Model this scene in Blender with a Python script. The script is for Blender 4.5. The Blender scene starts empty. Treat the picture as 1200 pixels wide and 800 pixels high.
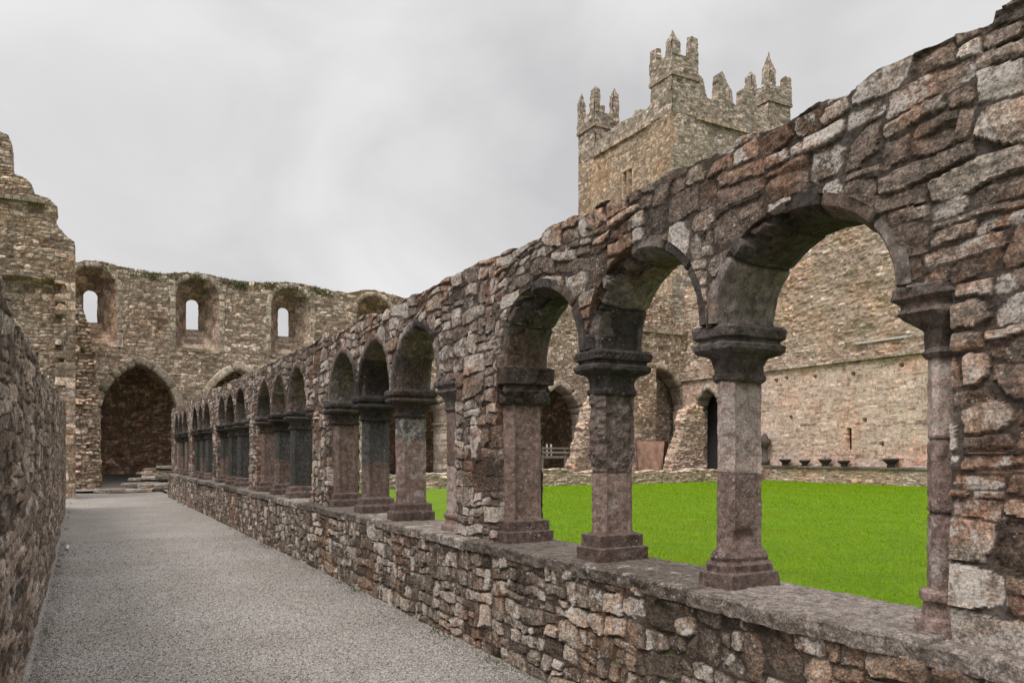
import bpy, bmesh, math, random
import numpy as np
from mathutils import Vector

random.seed(7)
RNG = np.random.default_rng(11)
SC = bpy.context.scene
COL = SC.collection

# ------------------------------------------------------------------ noise
def _hash(ix, iy, iz, seed):
    with np.errstate(over='ignore'):
        h = (ix.astype(np.uint32) * np.uint32(374761393) + iy.astype(np.uint32) * np.uint32(668265263)
             + iz.astype(np.uint32) * np.uint32(2147483647) + np.uint32(seed * 974711 + 12345))
        h = (h ^ (h >> np.uint32(13))) * np.uint32(1274126177)
        h = (h ^ (h >> np.uint32(16))) * np.uint32(2246822519)
        h = h ^ (h >> np.uint32(15))
    return h.astype(np.float64) / 4294967295.0

def vnoise(x, y, z, seed=0):
    x = np.asarray(x, float); y = np.asarray(y, float); z = np.asarray(z, float)
    fx, fy, fz = np.floor(x), np.floor(y), np.floor(z)
    ix, iy, iz = fx.astype(np.int64), fy.astype(np.int64), fz.astype(np.int64)
    tx, ty, tz = x - fx, y - fy, z - fz
    tx = tx * tx * tx * (tx * (tx * 6 - 15) + 10); ty = ty * ty * ty * (ty * (ty * 6 - 15) + 10); tz = tz * tz * tz * (tz * (tz * 6 - 15) + 10)
    r = 0
    for a in (0, 1):
        wa = tx if a else 1 - tx
        for b in (0, 1):
            wb = ty if b else 1 - ty
            for c in (0, 1):
                wc = tz if c else 1 - tz
                r = r + wa * wb * wc * _hash(ix + a, iy + b, iz + c, seed)
    return r * 2 - 1

def fbm(x, y, z, octv=4, seed=0, rough=.5):
    x = np.asarray(x, float); y = np.asarray(y, float); z = np.asarray(z, float)
    x, y, z = np.broadcast_arrays(x, y, z)
    s = 0; a = 1; t = 0
    for k in range(octv):
        s = s + a * vnoise(x, y, z, seed + k * 17); t += a
        x, y, z = (1.7 * x - 1.05 * y + 3.1), (1.05 * x + 1.7 * y + .21 * z + 7.7), (2.03 * z - .2 * x + 1.3)
        a *= rough
    return s / t

def sstep(a, b, x):
    t = np.clip((x - a) / (b - a), 0, 1)
    return t * t * (3 - 2 * t)

# ------------------------------------------------------------------ mesh plumbing
def build_mesh(name, verts, quads, attr=None, tris=None, smooth=True):
    me = bpy.data.meshes.new(name)
    verts = np.ascontiguousarray(verts, dtype=np.float32)
    nq = 0 if quads is None else len(quads); nt = 0 if tris is None else len(tris)
    me.vertices.add(len(verts)); me.vertices.foreach_set('co', verts.ravel())
    li = []
    if nq: li.append(np.asarray(quads, np.int32).ravel())
    if nt: li.append(np.asarray(tris, np.int32).ravel())
    li = np.concatenate(li)
    me.loops.add(len(li)); me.loops.foreach_set('vertex_index', li)
    me.polygons.add(nq + nt)
    st = np.concatenate([np.arange(nq, dtype=np.int32) * 4, nq * 4 + np.arange(nt, dtype=np.int32) * 3]).astype(np.int32)
    me.polygons.foreach_set('loop_start', st)
    me.update(calc_edges=True)
    me.polygons.foreach_set('use_smooth', np.full(nq + nt, smooth, dtype=bool))
    if attr is not None:
        at = me.attributes.new('stone', 'FLOAT_COLOR', 'POINT')
        at.data.foreach_set('color', np.ascontiguousarray(attr, dtype=np.float32).ravel())
    me.validate()
    return me

def link(name, me, mat, parent=None):
    o = bpy.data.objects.new(name, me); COL.objects.link(o)
    if mat is not None and not me.materials: me.materials.append(mat)
    if parent is not None: o.parent = parent
    return o

def thing(name, label, cat, loc=(0, 0, 0), group=None):
    o = bpy.data.objects.new(name, None); COL.objects.link(o); o.location = loc
    o.empty_display_size = .3
    return tag(o, label, cat, group)

def tag(o, label, cat, group=None):
    o['label'] = label; o['category'] = cat; o['kind'] = 'thing'
    if group: o['group'] = group
    return o

def joint(name, parent, loc=(0, 0, 0)):
    o = bpy.data.objects.new(name, None); COL.objects.link(o); o.location = loc; o.parent = parent
    o.empty_display_size = .2
    return o

class Acc:                                   # collects pieces of ONE mesh
    def __init__(s): s.v = []; s.q = []; s.t = []; s.a = []; s.n = 0
    def add(s, v, q=None, a=None, t=None):
        v = np.asarray(v, float)
        if q is not None and len(q): s.q.append(np.asarray(q) + s.n)
        if t is not None and len(t): s.t.append(np.asarray(t) + s.n)
        if a is None: a = np.tile([.5, .5, 0, 0], (len(v), 1))
        s.v.append(v); s.a.append(a); s.n += len(v)
    def mesh(s, name, smooth=True):
        return build_mesh(name, np.concatenate(s.v), np.concatenate(s.q) if s.q else None, np.concatenate(s.a),
                          np.concatenate(s.t) if s.t else None, smooth)

# ------------------------------------------------------------------ masonry
def pack(U0, U1, V0, V1, lift, wr, hr, rnd):
    """irregular rubble: wavy lifts cut into blocks, the blocks cut on into stones"""
    out = []
    def cut(u0, u1, v0, v1):
        w, h = u1 - u0, v1 - v0
        ht = rnd.uniform(*hr); wt = rnd.uniform(*wr)
        if h > ht * 1.35 and h > hr[0] * 1.8:
            s = v0 + h * rnd.uniform(.3, .7); cut(u0, u1, v0, s); cut(u0, u1, s, v1); return
        if w > wt * 1.4:
            s = u0 + w * rnd.uniform(.3, .7); cut(u0, s, v0, v1); cut(s, u1, v0, v1); return
        out.append((u0, u1, v0, v1))
    v = V0
    while v < V1:
        h = rnd.uniform(*lift); u = U0 - rnd.uniform(0, .5) * wr[1]
        while u < U1:
            w = rnd.uniform(wr[0] * 1.4, wr[1] * 2.2); cut(u, u + w, v, v + h); u += w
        v += h
    return np.array(out)

def stones_at(u, v, spec, seed):
    """height, attributes (rand, rand, mortar) of the masonry at wall coordinates u, v"""
    rnd = random.Random(seed)
    wr, hr, lift = spec['w'], spec['h'], spec['lift']
    U0, U1, V0, V1 = u.min() - 1.5, u.max() + 1.5, v.min() - 1.0, v.max() + 1.0
    R = pack(U0, U1, V0, V1, lift, wr, hr, rnd)
    res = max(hr[0] / 7, .008)
    nu, nv = int((U1 - U0) / res) + 2, int((V1 - V0) / res) + 2
    M = np.zeros((nv, nu), np.int32)
    for k, (a, b, c, d) in enumerate(R):
        M[max(0, int((c - V0) / res)):max(0, int(math.ceil((d - V0) / res))), max(0, int((a - U0) / res)):max(0, int(math.ceil((b - U0) / res)))] = k
    wz = spec.get('wob', .35) * hr[1]
    uw = u + wz * .9 * fbm(u / (hr[1] * 2.2), v / (hr[1] * 2.2), 0, 3, seed + 3)
    vw = v + wz * fbm(u / (wr[1] * 1.6), v / (hr[1] * 1.8), 5, 3, seed + 9) + spec.get('und', .05) * fbm(u / 1.9, v / 3, 2, 2, seed + 31)
    ids = M[np.clip(((vw - V0) / res).astype(int), 0, nv - 1), np.clip(((uw - U0) / res).astype(int), 0, nu - 1)]
    n = len(R); g = np.random.default_rng(seed + 5)
    r1, r2, r3, r4, r5 = (g.random(n) for _ in range(5))
    cu, cv = (R[:, 0] + R[:, 1]) / 2, (R[:, 2] + R[:, 3]) / 2
    hw, hh = (R[:, 1] - R[:, 0]) / 2, (R[:, 3] - R[:, 2]) / 2
    x, y = uw - cu[ids], vw - cv[ids]
    rot = (r4[ids] - .5) * spec.get('rot', .22)
    x, y = x - rot * y, y + rot * x
    qx, qy = hw[ids] - np.abs(x), hh[ids] - np.abs(y)
    rad = np.minimum(hw, hh)[ids] * (.04 + spec.get('round', .30) * r5[ids] ** 2)
    d = np.minimum(qx, qy)
    corner = (qx < rad) & (qy < rad)
    d = np.where(corner, rad - np.hypot(rad - qx, rad - qy), d)
    mn = np.minimum(hw, hh)[ids]
    qd = (x > 0).astype(int) + 2 * (y > 0)                   # knocked-off corners
    ca = g.uniform(.25, 1.32, (n, 4)); cc = g.random((n, 4)) ** 1.6 * spec.get('cut', .75) * np.minimum(hw, hh)[:, None]
    d = np.minimum(d, qx * np.cos(ca[ids, qd]) + qy * np.sin(ca[ids, qd]) - cc[ids, qd] * np.maximum(np.cos(ca[ids, qd]), np.sin(ca[ids, qd])))
    en = fbm(u / (hr[1] * .42), v / (hr[1] * .42), ids * .37, 5, seed + 21, .70)
    d = d + spec.get('edge', .22) * mn * (en - .22 - .9 * np.maximum(0, -en - .25))
    gap = spec.get('gap', .006) * (.4 + 1.4 * r4[ids])
    s = sstep(0, 1, (d - gap) / (spec.get('bev', .018) * (.35 + 1.1 * r3[ids] ** 2)))
    D = spec['depth']
    X_, Y_ = x / np.maximum(hw[ids], .03), y / np.maximum(hh[ids], .03)
    X_ = X_ + .25 * fbm(u / (hr[1] * .9), v / (hr[1] * .9), ids * 1.3, 3, seed + 43); Y_ = Y_ + .25 * fbm(u / (hr[1] * .9), v / (hr[1] * .9), ids * 1.7, 3, seed + 44)
    pl = None                                              # split faces: the lowest of a few random planes
    for q in range(4):
        a0, b0, c0 = g.uniform(-.1, .6, n), g.normal(0, .6, n), g.normal(0, .55, n) - .10
        if q == 0: a0 = a0 * .2; b0 = b0 * .35; c0 = c0 * .35
        h_ = a0[ids] + b0[ids] * X_ + c0[ids] * Y_
        pl = h_ if pl is None else np.minimum(pl, h_)
    pl = np.clip(pl, -1.3, .6)
    rough = fbm(u / (hr[1] * .55), v / (hr[1] * .40), ids * 1.91, 5, seed + 41, .60)
    rid = 1 - np.abs(fbm(u / (hr[1] * .8), v / (hr[1] * .28), ids * .77, 4, seed + 51, .6)) * 2.2
    H = s * D * (.55 + .75 * r1[ids]) + s * D * .62 * pl
    H = H + s * rough * D * spec.get('rough', .55) + s * (r5[ids] > .5) * (rid - .5) * D * spec.get('strata', .3) * .6
    H = H + (1 - s) * D * (spec.get('fill', .42) + .55 * fbm(u / .35, v / .3, 6, 3, seed + 63) + .3 * fbm(u / .05, v / .05, 3, 3, seed + 61))
    H = H + spec.get('bulge', .03) * fbm(u / 1.1, v / .9, 8, 3, seed + 71)
    A = np.stack([r1[ids], r2[ids], 1 - s, np.zeros_like(s)], -1)
    return H, A

FLAT = False
def wall(name, parent, mat, O, U, N, us, vs, spec, seed, solid=None, T=.4, ns=3, acc=None, jit=.02, damp=None, off=None):
    O, U, N = (np.array(q, float) for q in (O, U, N)); Z = np.array([0, 0, 1.])
    us, vs = np.asarray(us, float), np.asarray(vs, float)
    UU, VV = np.meshgrid(us, vs)
    du = np.gradient(us)[None, :] + 0 * UU; dv = np.gradient(vs)[:, None] + 0 * VV
    nv, nu = UU.shape
    idx = np.arange(nu * nv).reshape(nv, nu)
    quads = np.stack([idx[:-1, :-1], idx[:-1, 1:], idx[1:, 1:], idx[1:, :-1]], -1).reshape(-1, 4)
    if solid is not None:
        sd = solid(UU, VV)
        cell = np.maximum(du, dv)
        keep = (sd.ravel()[quads] > 0).any(1)
        quads = quads[keep]
        out = sd <= 0
        for _ in range(3):
            s0 = solid(UU, VV); e = cell * .25
            gu = (solid(UU + e, VV) - solid(UU - e, VV)) / (2 * e); gv = (solid(UU, VV + e) - solid(UU, VV - e)) / (2 * e)
            g2 = np.maximum(gu * gu + gv * gv, .2)
            mv = np.where(out, s0, 0)
            UU = UU - np.clip(mv * gu / g2, -1.3 * du, 1.3 * du); VV = VV - np.clip(mv * gv / g2, -1.3 * dv, 1.3 * dv)
    H, A = stones_at(UU, VV, spec, seed)
    if damp is not None: H = H * damp(UU, VV)
    if off is not None: H = H + off(UU, VV)
    P = O + UU[..., None] * U + VV[..., None] * Z + H[..., None] * N
    P = P.reshape(-1, 3); A = A.reshape(-1, 4); Hf = H.ravel()
    if np.dot(np.cross(U, Z), N) < 0: quads = quads[:, ::-1]
    used = np.unique(quads); remap = np.full(len(P), -1); remap[used] = np.arange(len(used))
    P, A, Hf, quads = P[used], A[used], Hf[used], remap[quads]
    if T:
        e = np.concatenate([quads[:, [0, 1]], quads[:, [1, 2]], quads[:, [2, 3]], quads[:, [3, 0]]])
        key = np.sort(e, 1); k = key[:, 0].astype(np.int64) * len(P) + key[:, 1]
        _, inv, cnt = np.unique(k, return_inverse=True, return_counts=True)
        be = e[cnt[inv] == 1]
        bv = np.unique(be); m2 = np.full(len(P), -1); m2[bv] = np.arange(len(bv))
        prev = bv; PP = [P]; AA = [A]; QQ = [quads]; base = len(P)
        for j in range(1, ns + 1):
            f = j / ns
            q = P[bv] - N * (Hf[bv] * f + T * f)[:, None]
            jt = np.stack([fbm(q[:, 0] * 5, q[:, 1] * 5, q[:, 2] * 5, 3, seed + c) for c in (1, 2, 3)], -1)
            q = q + jt * jit * (j < ns) - N * (jt @ N)[:, None] * jit * (j < ns)
            cur = np.arange(len(bv)) + base; base += len(bv)
            PP.append(q); a = A[bv].copy(); a[:, 0] = (a[:, 0] + .37 * j) % 1; a[:, 2] *= .4; AA.append(a)
            i0, i1 = m2[be[:, 0]], m2[be[:, 1]]
            QQ.append(np.stack([prev[i1], prev[i0], cur[i0], cur[i1]], -1)); prev = cur
        P, A, quads = np.concatenate(PP), np.concatenate(AA), np.concatenate(QQ)
    if acc is not None:
        acc.add(P, quads, A); return None
    return link(name, build_mesh(name, P, quads, A, None, not spec.get('flat', False)), mat, parent)

def geo(a, b, d0, k, o=0.):
    """samples from a to b, step d0 near, growing with distance"""
    out = [a]; x = a
    while x < b:
        x += max(d0, k * abs(x - o)); out.append(min(x, b))
    if len(out) > 2 and out[-1] - out[-2] < d0 * .3: out.pop(-2)
    return np.array(out)

def lin(a, b, d): return np.linspace(a, b, max(2, int(round((b - a) / d)) + 1))

QUO = dict(w=(.5, .9), h=(.22, .40), lift=(.24, .42), depth=.03, bev=.014, gap=.003, wob=.06, rough=.5, strata=.2, bulge=.02, edge=.16)
def strip(name, parent, mat, O, U, N, u0, u1, z0, z1, T, seed, d=.04):
    return wall(name, parent, mat, O, U, N, lin(u0, u1, d), lin(z0, z1, d), QUO, seed, None, T=T, ns=3, jit=.02)
# ---- signed shapes (positive inside)
def s_rect(u, v, a, b, c, d): return np.minimum(np.minimum(u - a, b - u), np.minimum(v - c, d - v))
def s_arch(u, v, cu, sp, a, rise):
    x = np.abs(u - cu); y = v - sp
    if rise >= a:
        R = (a * a + rise * rise) / (2 * a)
        top = R - np.hypot(x + (R - a), y)
    else:
        q = np.hypot(x / a, y / rise); top = (1 - q) * min(a, rise)
    low = a - x
    return np.where(y > 0, top, low)
def s_arch_open(u, v, cu, bot, sp, a, rise): return np.minimum(s_arch(u, v, cu, sp, a, rise), v - bot)
def arch_curve(a, rise, n, stilt=0., nst=6):
    """points and outward normals from the left spring over the crown to the right"""
    if rise >= a:
        R = (a * a + rise * rise) / (2 * a); th = math.atan2(rise, R - a)
        t = np.linspace(0, th, n // 2 + 1)
        xr = R * np.cos(t) - (R - a); yr = R * np.sin(t); nx, ny = np.cos(t), np.sin(t)
    else:
        t = np.linspace(0, math.pi / 2, n // 2 + 1); xr = a * np.cos(t); yr = rise * np.sin(t)
        nx, ny = np.cos(t) / a, np.sin(t) / rise; l = np.hypot(nx, ny); nx, ny = nx / l, ny / l
    yr = yr + stilt
    if stilt > 0:
        k = np.linspace(0, stilt, nst, endpoint=False)
        xr = np.concatenate([np.full(nst, a), xr]); yr = np.concatenate([k, yr]); nx = np.concatenate([np.ones(nst), nx]); ny = np.concatenate([np.zeros(nst), ny])
    ax = nx.copy(); ay = ny.copy()
    ax[-1] = 0; ay[-1] = 1 / max(.35, ny[-1]); ax2, ay2 = -ax, ay
    x = np.concatenate([-xr[:-1], xr[::-1]]); y = np.concatenate([yr[:-1], yr[::-1]])
    X = np.concatenate([ax2[:-1], ax[::-1]]); Y = np.concatenate([ay2[:-1], ay[::-1]])
    return x, y, X, Y

def densify(poly, d):
    out = []
    for (a, b) in zip(poly, poly[1:] + poly[:1]):
        a, b = np.array(a, float), np.array(b, float); n = max(1, int(round(np.linalg.norm(b - a) / d)))
        for k in range(n): out.append(a + (b - a) * k / n)
    return np.array(out)

def arch_ring(name, parent, mat, O, U, N, cu, sp, a, rise, prof, nvous, seed, n=72, pd=.03, noise=.006, groove=.012, stilt=0., chip=None, acc=None):
    """voussoir ring: closed profile (o outward from the intrados, d depth behind the face) swept over the arch"""
    O, U, N = (np.array(q, float) for q in (O, U, N)); Z = np.array([0, 0, 1.])
    x, y, X, Y = arch_curve(a, rise, n, stilt)
    L = np.concatenate([[0], np.cumsum(np.hypot(np.diff(x), np.diff(y)))]); t = L / L[-1]
    pr = densify(prof, pd); m = len(pr); k = len(t)
    g = np.random.default_rng(seed)
    cuts = np.linspace(0, 1, nvous + 1) + np.concatenate([[0], g.uniform(-.18, .18, nvous - 1) / nvous, [0]])
    vi = np.clip(np.searchsorted(cuts, t, 'right') - 1, 0, nvous - 1)
    dj = np.min(np.abs(t[:, None] - cuts[None, 1:-1]), 1) * L[-1] if nvous > 1 else np.full(k, 9.)
    gr = np.exp(-(dj / .012) ** 2) * groove
    c = pr.mean(0)
    o = np.repeat(pr[None, :, 0], k, 0); d = np.repeat(pr[None, :, 1], k, 0)
    off = g.normal(0, noise * .8, nvous)[vi]
    o = o + (c[0] - o) * (gr[:, None] / .05) + off[:, None] * .5
    d = d + (c[1] - d) * (gr[:, None] / .12) + off[:, None] * .6
    if chip is not None: o, d = chip(t[:, None] + 0 * o, o, d)
    P = O + U * (cu + x[:, None] + X[:, None] * o)[..., None] + Z * (sp + y[:, None] + Y[:, None] * o)[..., None] - N * d[..., None]
    nn = np.stack([fbm(P[..., 0] * 14, P[..., 1] * 14, P[..., 2] * 14, 4, seed + q) for q in (1, 2, 3)], -1)
    P = P + nn * noise * 1.6 * (.6 if pd < .02 else 1)
    idx = np.arange(k * m).reshape(k, m); nx = np.roll(idx, -1, 1)
    Q = np.stack([idx[:-1], nx[:-1], nx[1:], idx[1:]], -1).reshape(-1, 4)
    if np.dot(np.cross(U, Z), N) < 0: Q = Q[:, ::-1]
    A = np.zeros((k, m, 4)); A[..., 0] = g.random(nvous)[vi][:, None]; A[..., 1] = g.random(nvous)[vi][:, None]
    A[..., 2] = np.exp(-(dj / .008) ** 2)[:, None] * .8
    P = P.reshape(-1, 3); A = A.reshape(-1, 4)
    # end caps
    cap = []
    for row in (0, k - 1):
        ctr = len(P); P = np.vstack([P, P[idx[row]].mean(0)]); A = np.vstack([A, A[idx[row][0]]])
        i, j = idx[row], nx[row]
        cap.append(np.stack([i, j, np.full(m, ctr)], -1) if row else np.stack([j, i, np.full(m, ctr)], -1))
    if acc is not None: acc.add(P, Q, A, np.concatenate(cap)); return None
    return link(name, build_mesh(name, P, Q, A, np.concatenate(cap), pd > .02), mat, parent)

# ---- lofted blocks (shafts, capitals, bases)
def outline(hx, hy, ch, k):
    ch = min(ch, hx * .92, hy * .92)
    c = [(-hx, -hy + ch), (-hx, hy - ch), (-hx + ch, hy), (hx - ch, hy), (hx, hy - ch), (hx, -hy + ch), (hx - ch, -hy), (-hx + ch, -hy)]
    out = []
    for i, (p, q) in enumerate(zip(c, c[1:] + c[:1])):
        n = k if i % 2 == 0 else max(2, k // 2)
        for j in range(n): f = j / n; out.append((p[0] + (q[0] - p[0]) * f, p[1] + (q[1] - p[1]) * f))
    return np.array(out)

def loft(name, parent, mat, secs, loc=(0, 0, 0), k=12, dz=.012, noise=.004, seed=1, fac=None, rnd=None, chips=0., dark=None, extra=None, nscale=30, tilt=(0, 0)):
    """secs: (z, half x, half y, chamfer) bottom to top, linearly joined; fac adds a flute to the long sides"""
    zs, S = [], []
    for (p, q) in zip(secs, secs[1:]):
        n = max(1, int(round(math.hypot(q[0] - p[0], max(abs(q[1] - p[1]), abs(q[2] - p[2]))) / dz)))
        for j in range(n):
            f = j / n; S.append(tuple(p[c] + (q[c] - p[c]) * f for c in range(4)))
    S.append(secs[-1])
    V = np.array([np.column_stack([outline(s[1], s[2], s[3], k), np.full(len(outline(1, 1, .3, k)), s[0])]) for s in S])
    nr, m = V.shape[:2]
    zz = V[..., 2]; r = np.stack([V[..., 0], V[..., 1]], -1)
    nrm = r / np.maximum(np.linalg.norm(r, axis=-1, keepdims=True), 1e-6)
    if fac is not None: V = fac(V)
    f1 = fbm(V[..., 0] * nscale, V[..., 1] * nscale, zz * nscale, 4, seed, .6)
    f2 = fbm(V[..., 0] * 5, V[..., 1] * 5, zz * 5, 3, seed + 5)
    disp = noise * .8 * f1 + noise * .7 * f2
    if chips: disp = disp - chips * sstep(.12, .5, fbm(V[..., 0] * 9, V[..., 1] * 9, zz * 9, 3, seed + 77)) 
    V[..., :2] += nrm * disp[..., None]; V[..., 2] += noise * .5 * f2
    if extra is not None: V = extra(V)
    V[..., 0] += tilt[0] * (zz - secs[0][0]); V[..., 1] += tilt[1] * (zz - secs[0][0])
    A = np.zeros((nr, m, 4)); 
    ra = rnd if rnd is not None else (lambda z: (np.full_like(z, .5), np.full_like(z, .5), np.zeros_like(z)))
    A[..., 0], A[..., 1], A[..., 2] = ra(zz)
    if dark is not None: A[..., 3] = dark(zz, V)
    idx = np.arange(nr * m).reshape(nr, m); nx = np.roll(idx, -1, 1)
    Q = np.stack([idx[:-1], nx[:-1], nx[1:], idx[1:]], -1).reshape(-1, 4)[:, ::-1]
    P = V.reshape(-1, 3); A = A.reshape(-1, 4); T = []
    for row in (0, nr - 1):
        c = len(P); P = np.vstack([P, P[idx[row]].mean(0)]); A = np.vstack([A, A[idx[row][0]]])
        i, j = idx[row], nx[row]; T.append(np.stack([i, j, np.full(m, c)], -1) if row == 0 else np.stack([j, i, np.full(m, c)], -1))
    o = link(name, build_mesh(name, P, Q, A, np.concatenate(T), dz > .0125), mat, parent); o.location = loc
    return o

def rock(name, mat, size, loc, rot=0., n=14, rounding=.35, noise=.12, seed=1, parent=None, tilt=(0, 0)):
    """a rough block: subdivided, rounded and split along its bedding"""
    bm = bmesh.new(); bmesh.ops.create_cube(bm, size=2)
    bmesh.ops.subdivide_edges(bm, edges=bm.edges[:], cuts=n, use_grid_fill=True)
    P = np.array([v.co[:] for v in bm.verts]); s = np.array(size) / 2
    p4 = 2 + 6 * (1 - rounding)
    L = (np.abs(P) ** p4).sum(1) ** (1 / p4); P = P / L[:, None]
    P = P * s
    m = s.min()
    nn = np.stack([fbm(P[:, 0] / m * .9 + seed, P[:, 1] / m * .9, P[:, 2] / m * 1.5, 4, seed + q, .55) for q in range(3)], -1)
    P = P + nn * m * noise * 2
    P[:, 2] += s[2]
    for v, p in zip(bm.verts, P): v.co = p
    me = bpy.data.meshes.new(name); bm.to_mesh(me); bm.free()
    r = random.Random(seed); a = np.tile([r.random(), r.random(), 0, 0], (len(P), 1))
    at = me.attributes.new('stone', 'FLOAT_COLOR', 'POINT'); at.data.foreach_set('color', a.astype(np.float32).ravel())
    me.polygons.foreach_set('use_smooth', np.ones(len(me.polygons), bool))
    o = link(name, me, mat, parent); o.location = loc; o.rotation_euler = (tilt[0], tilt[1], rot)
    return o

def box_acc(acc, x0, x1, y0, y1, z0, z1, a=(.5, .5, 0, 0)):
    v = [(x, y, z) for z in (z0, z1) for (x, y) in ((x0, y0), (x1, y0), (x1, y1), (x0, y1))]
    acc.add(v, [(3, 2, 1, 0), (4, 5, 6, 7), (0, 1, 5, 4), (1, 2, 6, 5), (2, 3, 7, 6), (3, 0, 4, 7)], np.tile(a, (8, 1)))

# ------------------------------------------------------------------ materials
class NT:
    def __init__(s, name):
        s.m = bpy.data.materials.new(name); s.m.use_nodes = True; s.t = s.m.node_tree; s.t.nodes.clear()
        s.out = s.n('ShaderNodeOutputMaterial'); s.b = s.n('ShaderNodeBsdfPrincipled'); s.l(s.b.outputs[0], s.out.inputs[0])
        s.b.inputs['Specular IOR Level'].default_value = .25
        s.pos = s.n('ShaderNodeNewGeometry')
    def n(s, ty, **kw):
        q = s.t.nodes.new(ty)
        for k, v in kw.items(): setattr(q, k, v)
        return q
    def l(s, a, b): s.t.links.new(a, b)
    def put(s, sock, v):
        if hasattr(v, 'is_output'): s.l(v, sock)
        else: sock.default_value = v
    def math(s, op, a, b=0., c=0., clamp=False):
        q = s.n('ShaderNodeMath', operation=op, use_clamp=clamp); s.put(q.inputs[0], a); s.put(q.inputs[1], b); s.put(q.inputs[2], c); return q.outputs[0]
    def noise(s, scale, detail=5, rough=.55, dist=0., vec=None, w=None):
        q = s.n('ShaderNodeTexNoise'); q.inputs['Scale'].default_value = scale; q.inputs['Detail'].default_value = detail
        q.inputs['Roughness'].default_value = rough; q.inputs['Distortion'].default_value = dist
        s.l(vec if vec is not None else s.pos.outputs['Position'], q.inputs['Vector']); return q.outputs[0]
    def voro(s, scale, feat='F1', out=0, rand=1., vec=None):
        q = s.n('ShaderNodeTexVoronoi', feature=feat); q.inputs['Scale'].default_value = scale; q.inputs['Randomness'].default_value = rand
        s.l(vec if vec is not None else s.pos.outputs['Position'], q.inputs['Vector']); return q.outputs[out]
    def rng(s, x, a, b, c=0., d=1.):
        q = s.n('ShaderNodeMapRange', interpolation_type='SMOOTHSTEP'); s.l(x, q.inputs[0])
        for i, v in enumerate((a, b, c, d)): s.put(q.inputs[i + 1], v)
        return q.outputs[0]
    def mix(s, f, a, b, mode='MIX'):
        q = s.n('ShaderNodeMix', data_type='RGBA', blend_type=mode)
        s.put(q.inputs[0], f)
        for sock, v in ((q.inputs[6], a), (q.inputs[7], b)):
            if hasattr(v, 'is_output'): s.l(v, sock)
            else: sock.default_value = (*v[:3], 1)
        return q.outputs[2]
    def ramp(s, f, stops):
        q = s.n('ShaderNodeValToRGB'); e = q.color_ramp.elements
        while len(e) < len(stops): e.new(.5)
        for el, (p, c) in zip(e, stops): el.position = p; el.color = (*c, 1)
        s.l(f, q.inputs[0]); return q.outputs[0]
    def grey(s, v):
        q = s.n('ShaderNodeCombineColor')
        for i in range(3): s.l(v, q.inputs[i])
        return q.outputs[0]
    def bump(s, h, strength, dist):
        q = s.n('ShaderNodeBump'); q.inputs['Strength'].default_value = strength; q.inputs['Distance'].default_value = dist
        s.l(h, q.inputs['Height']); s.l(q.outputs[0], s.b.inputs['Normal']); return q

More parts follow.
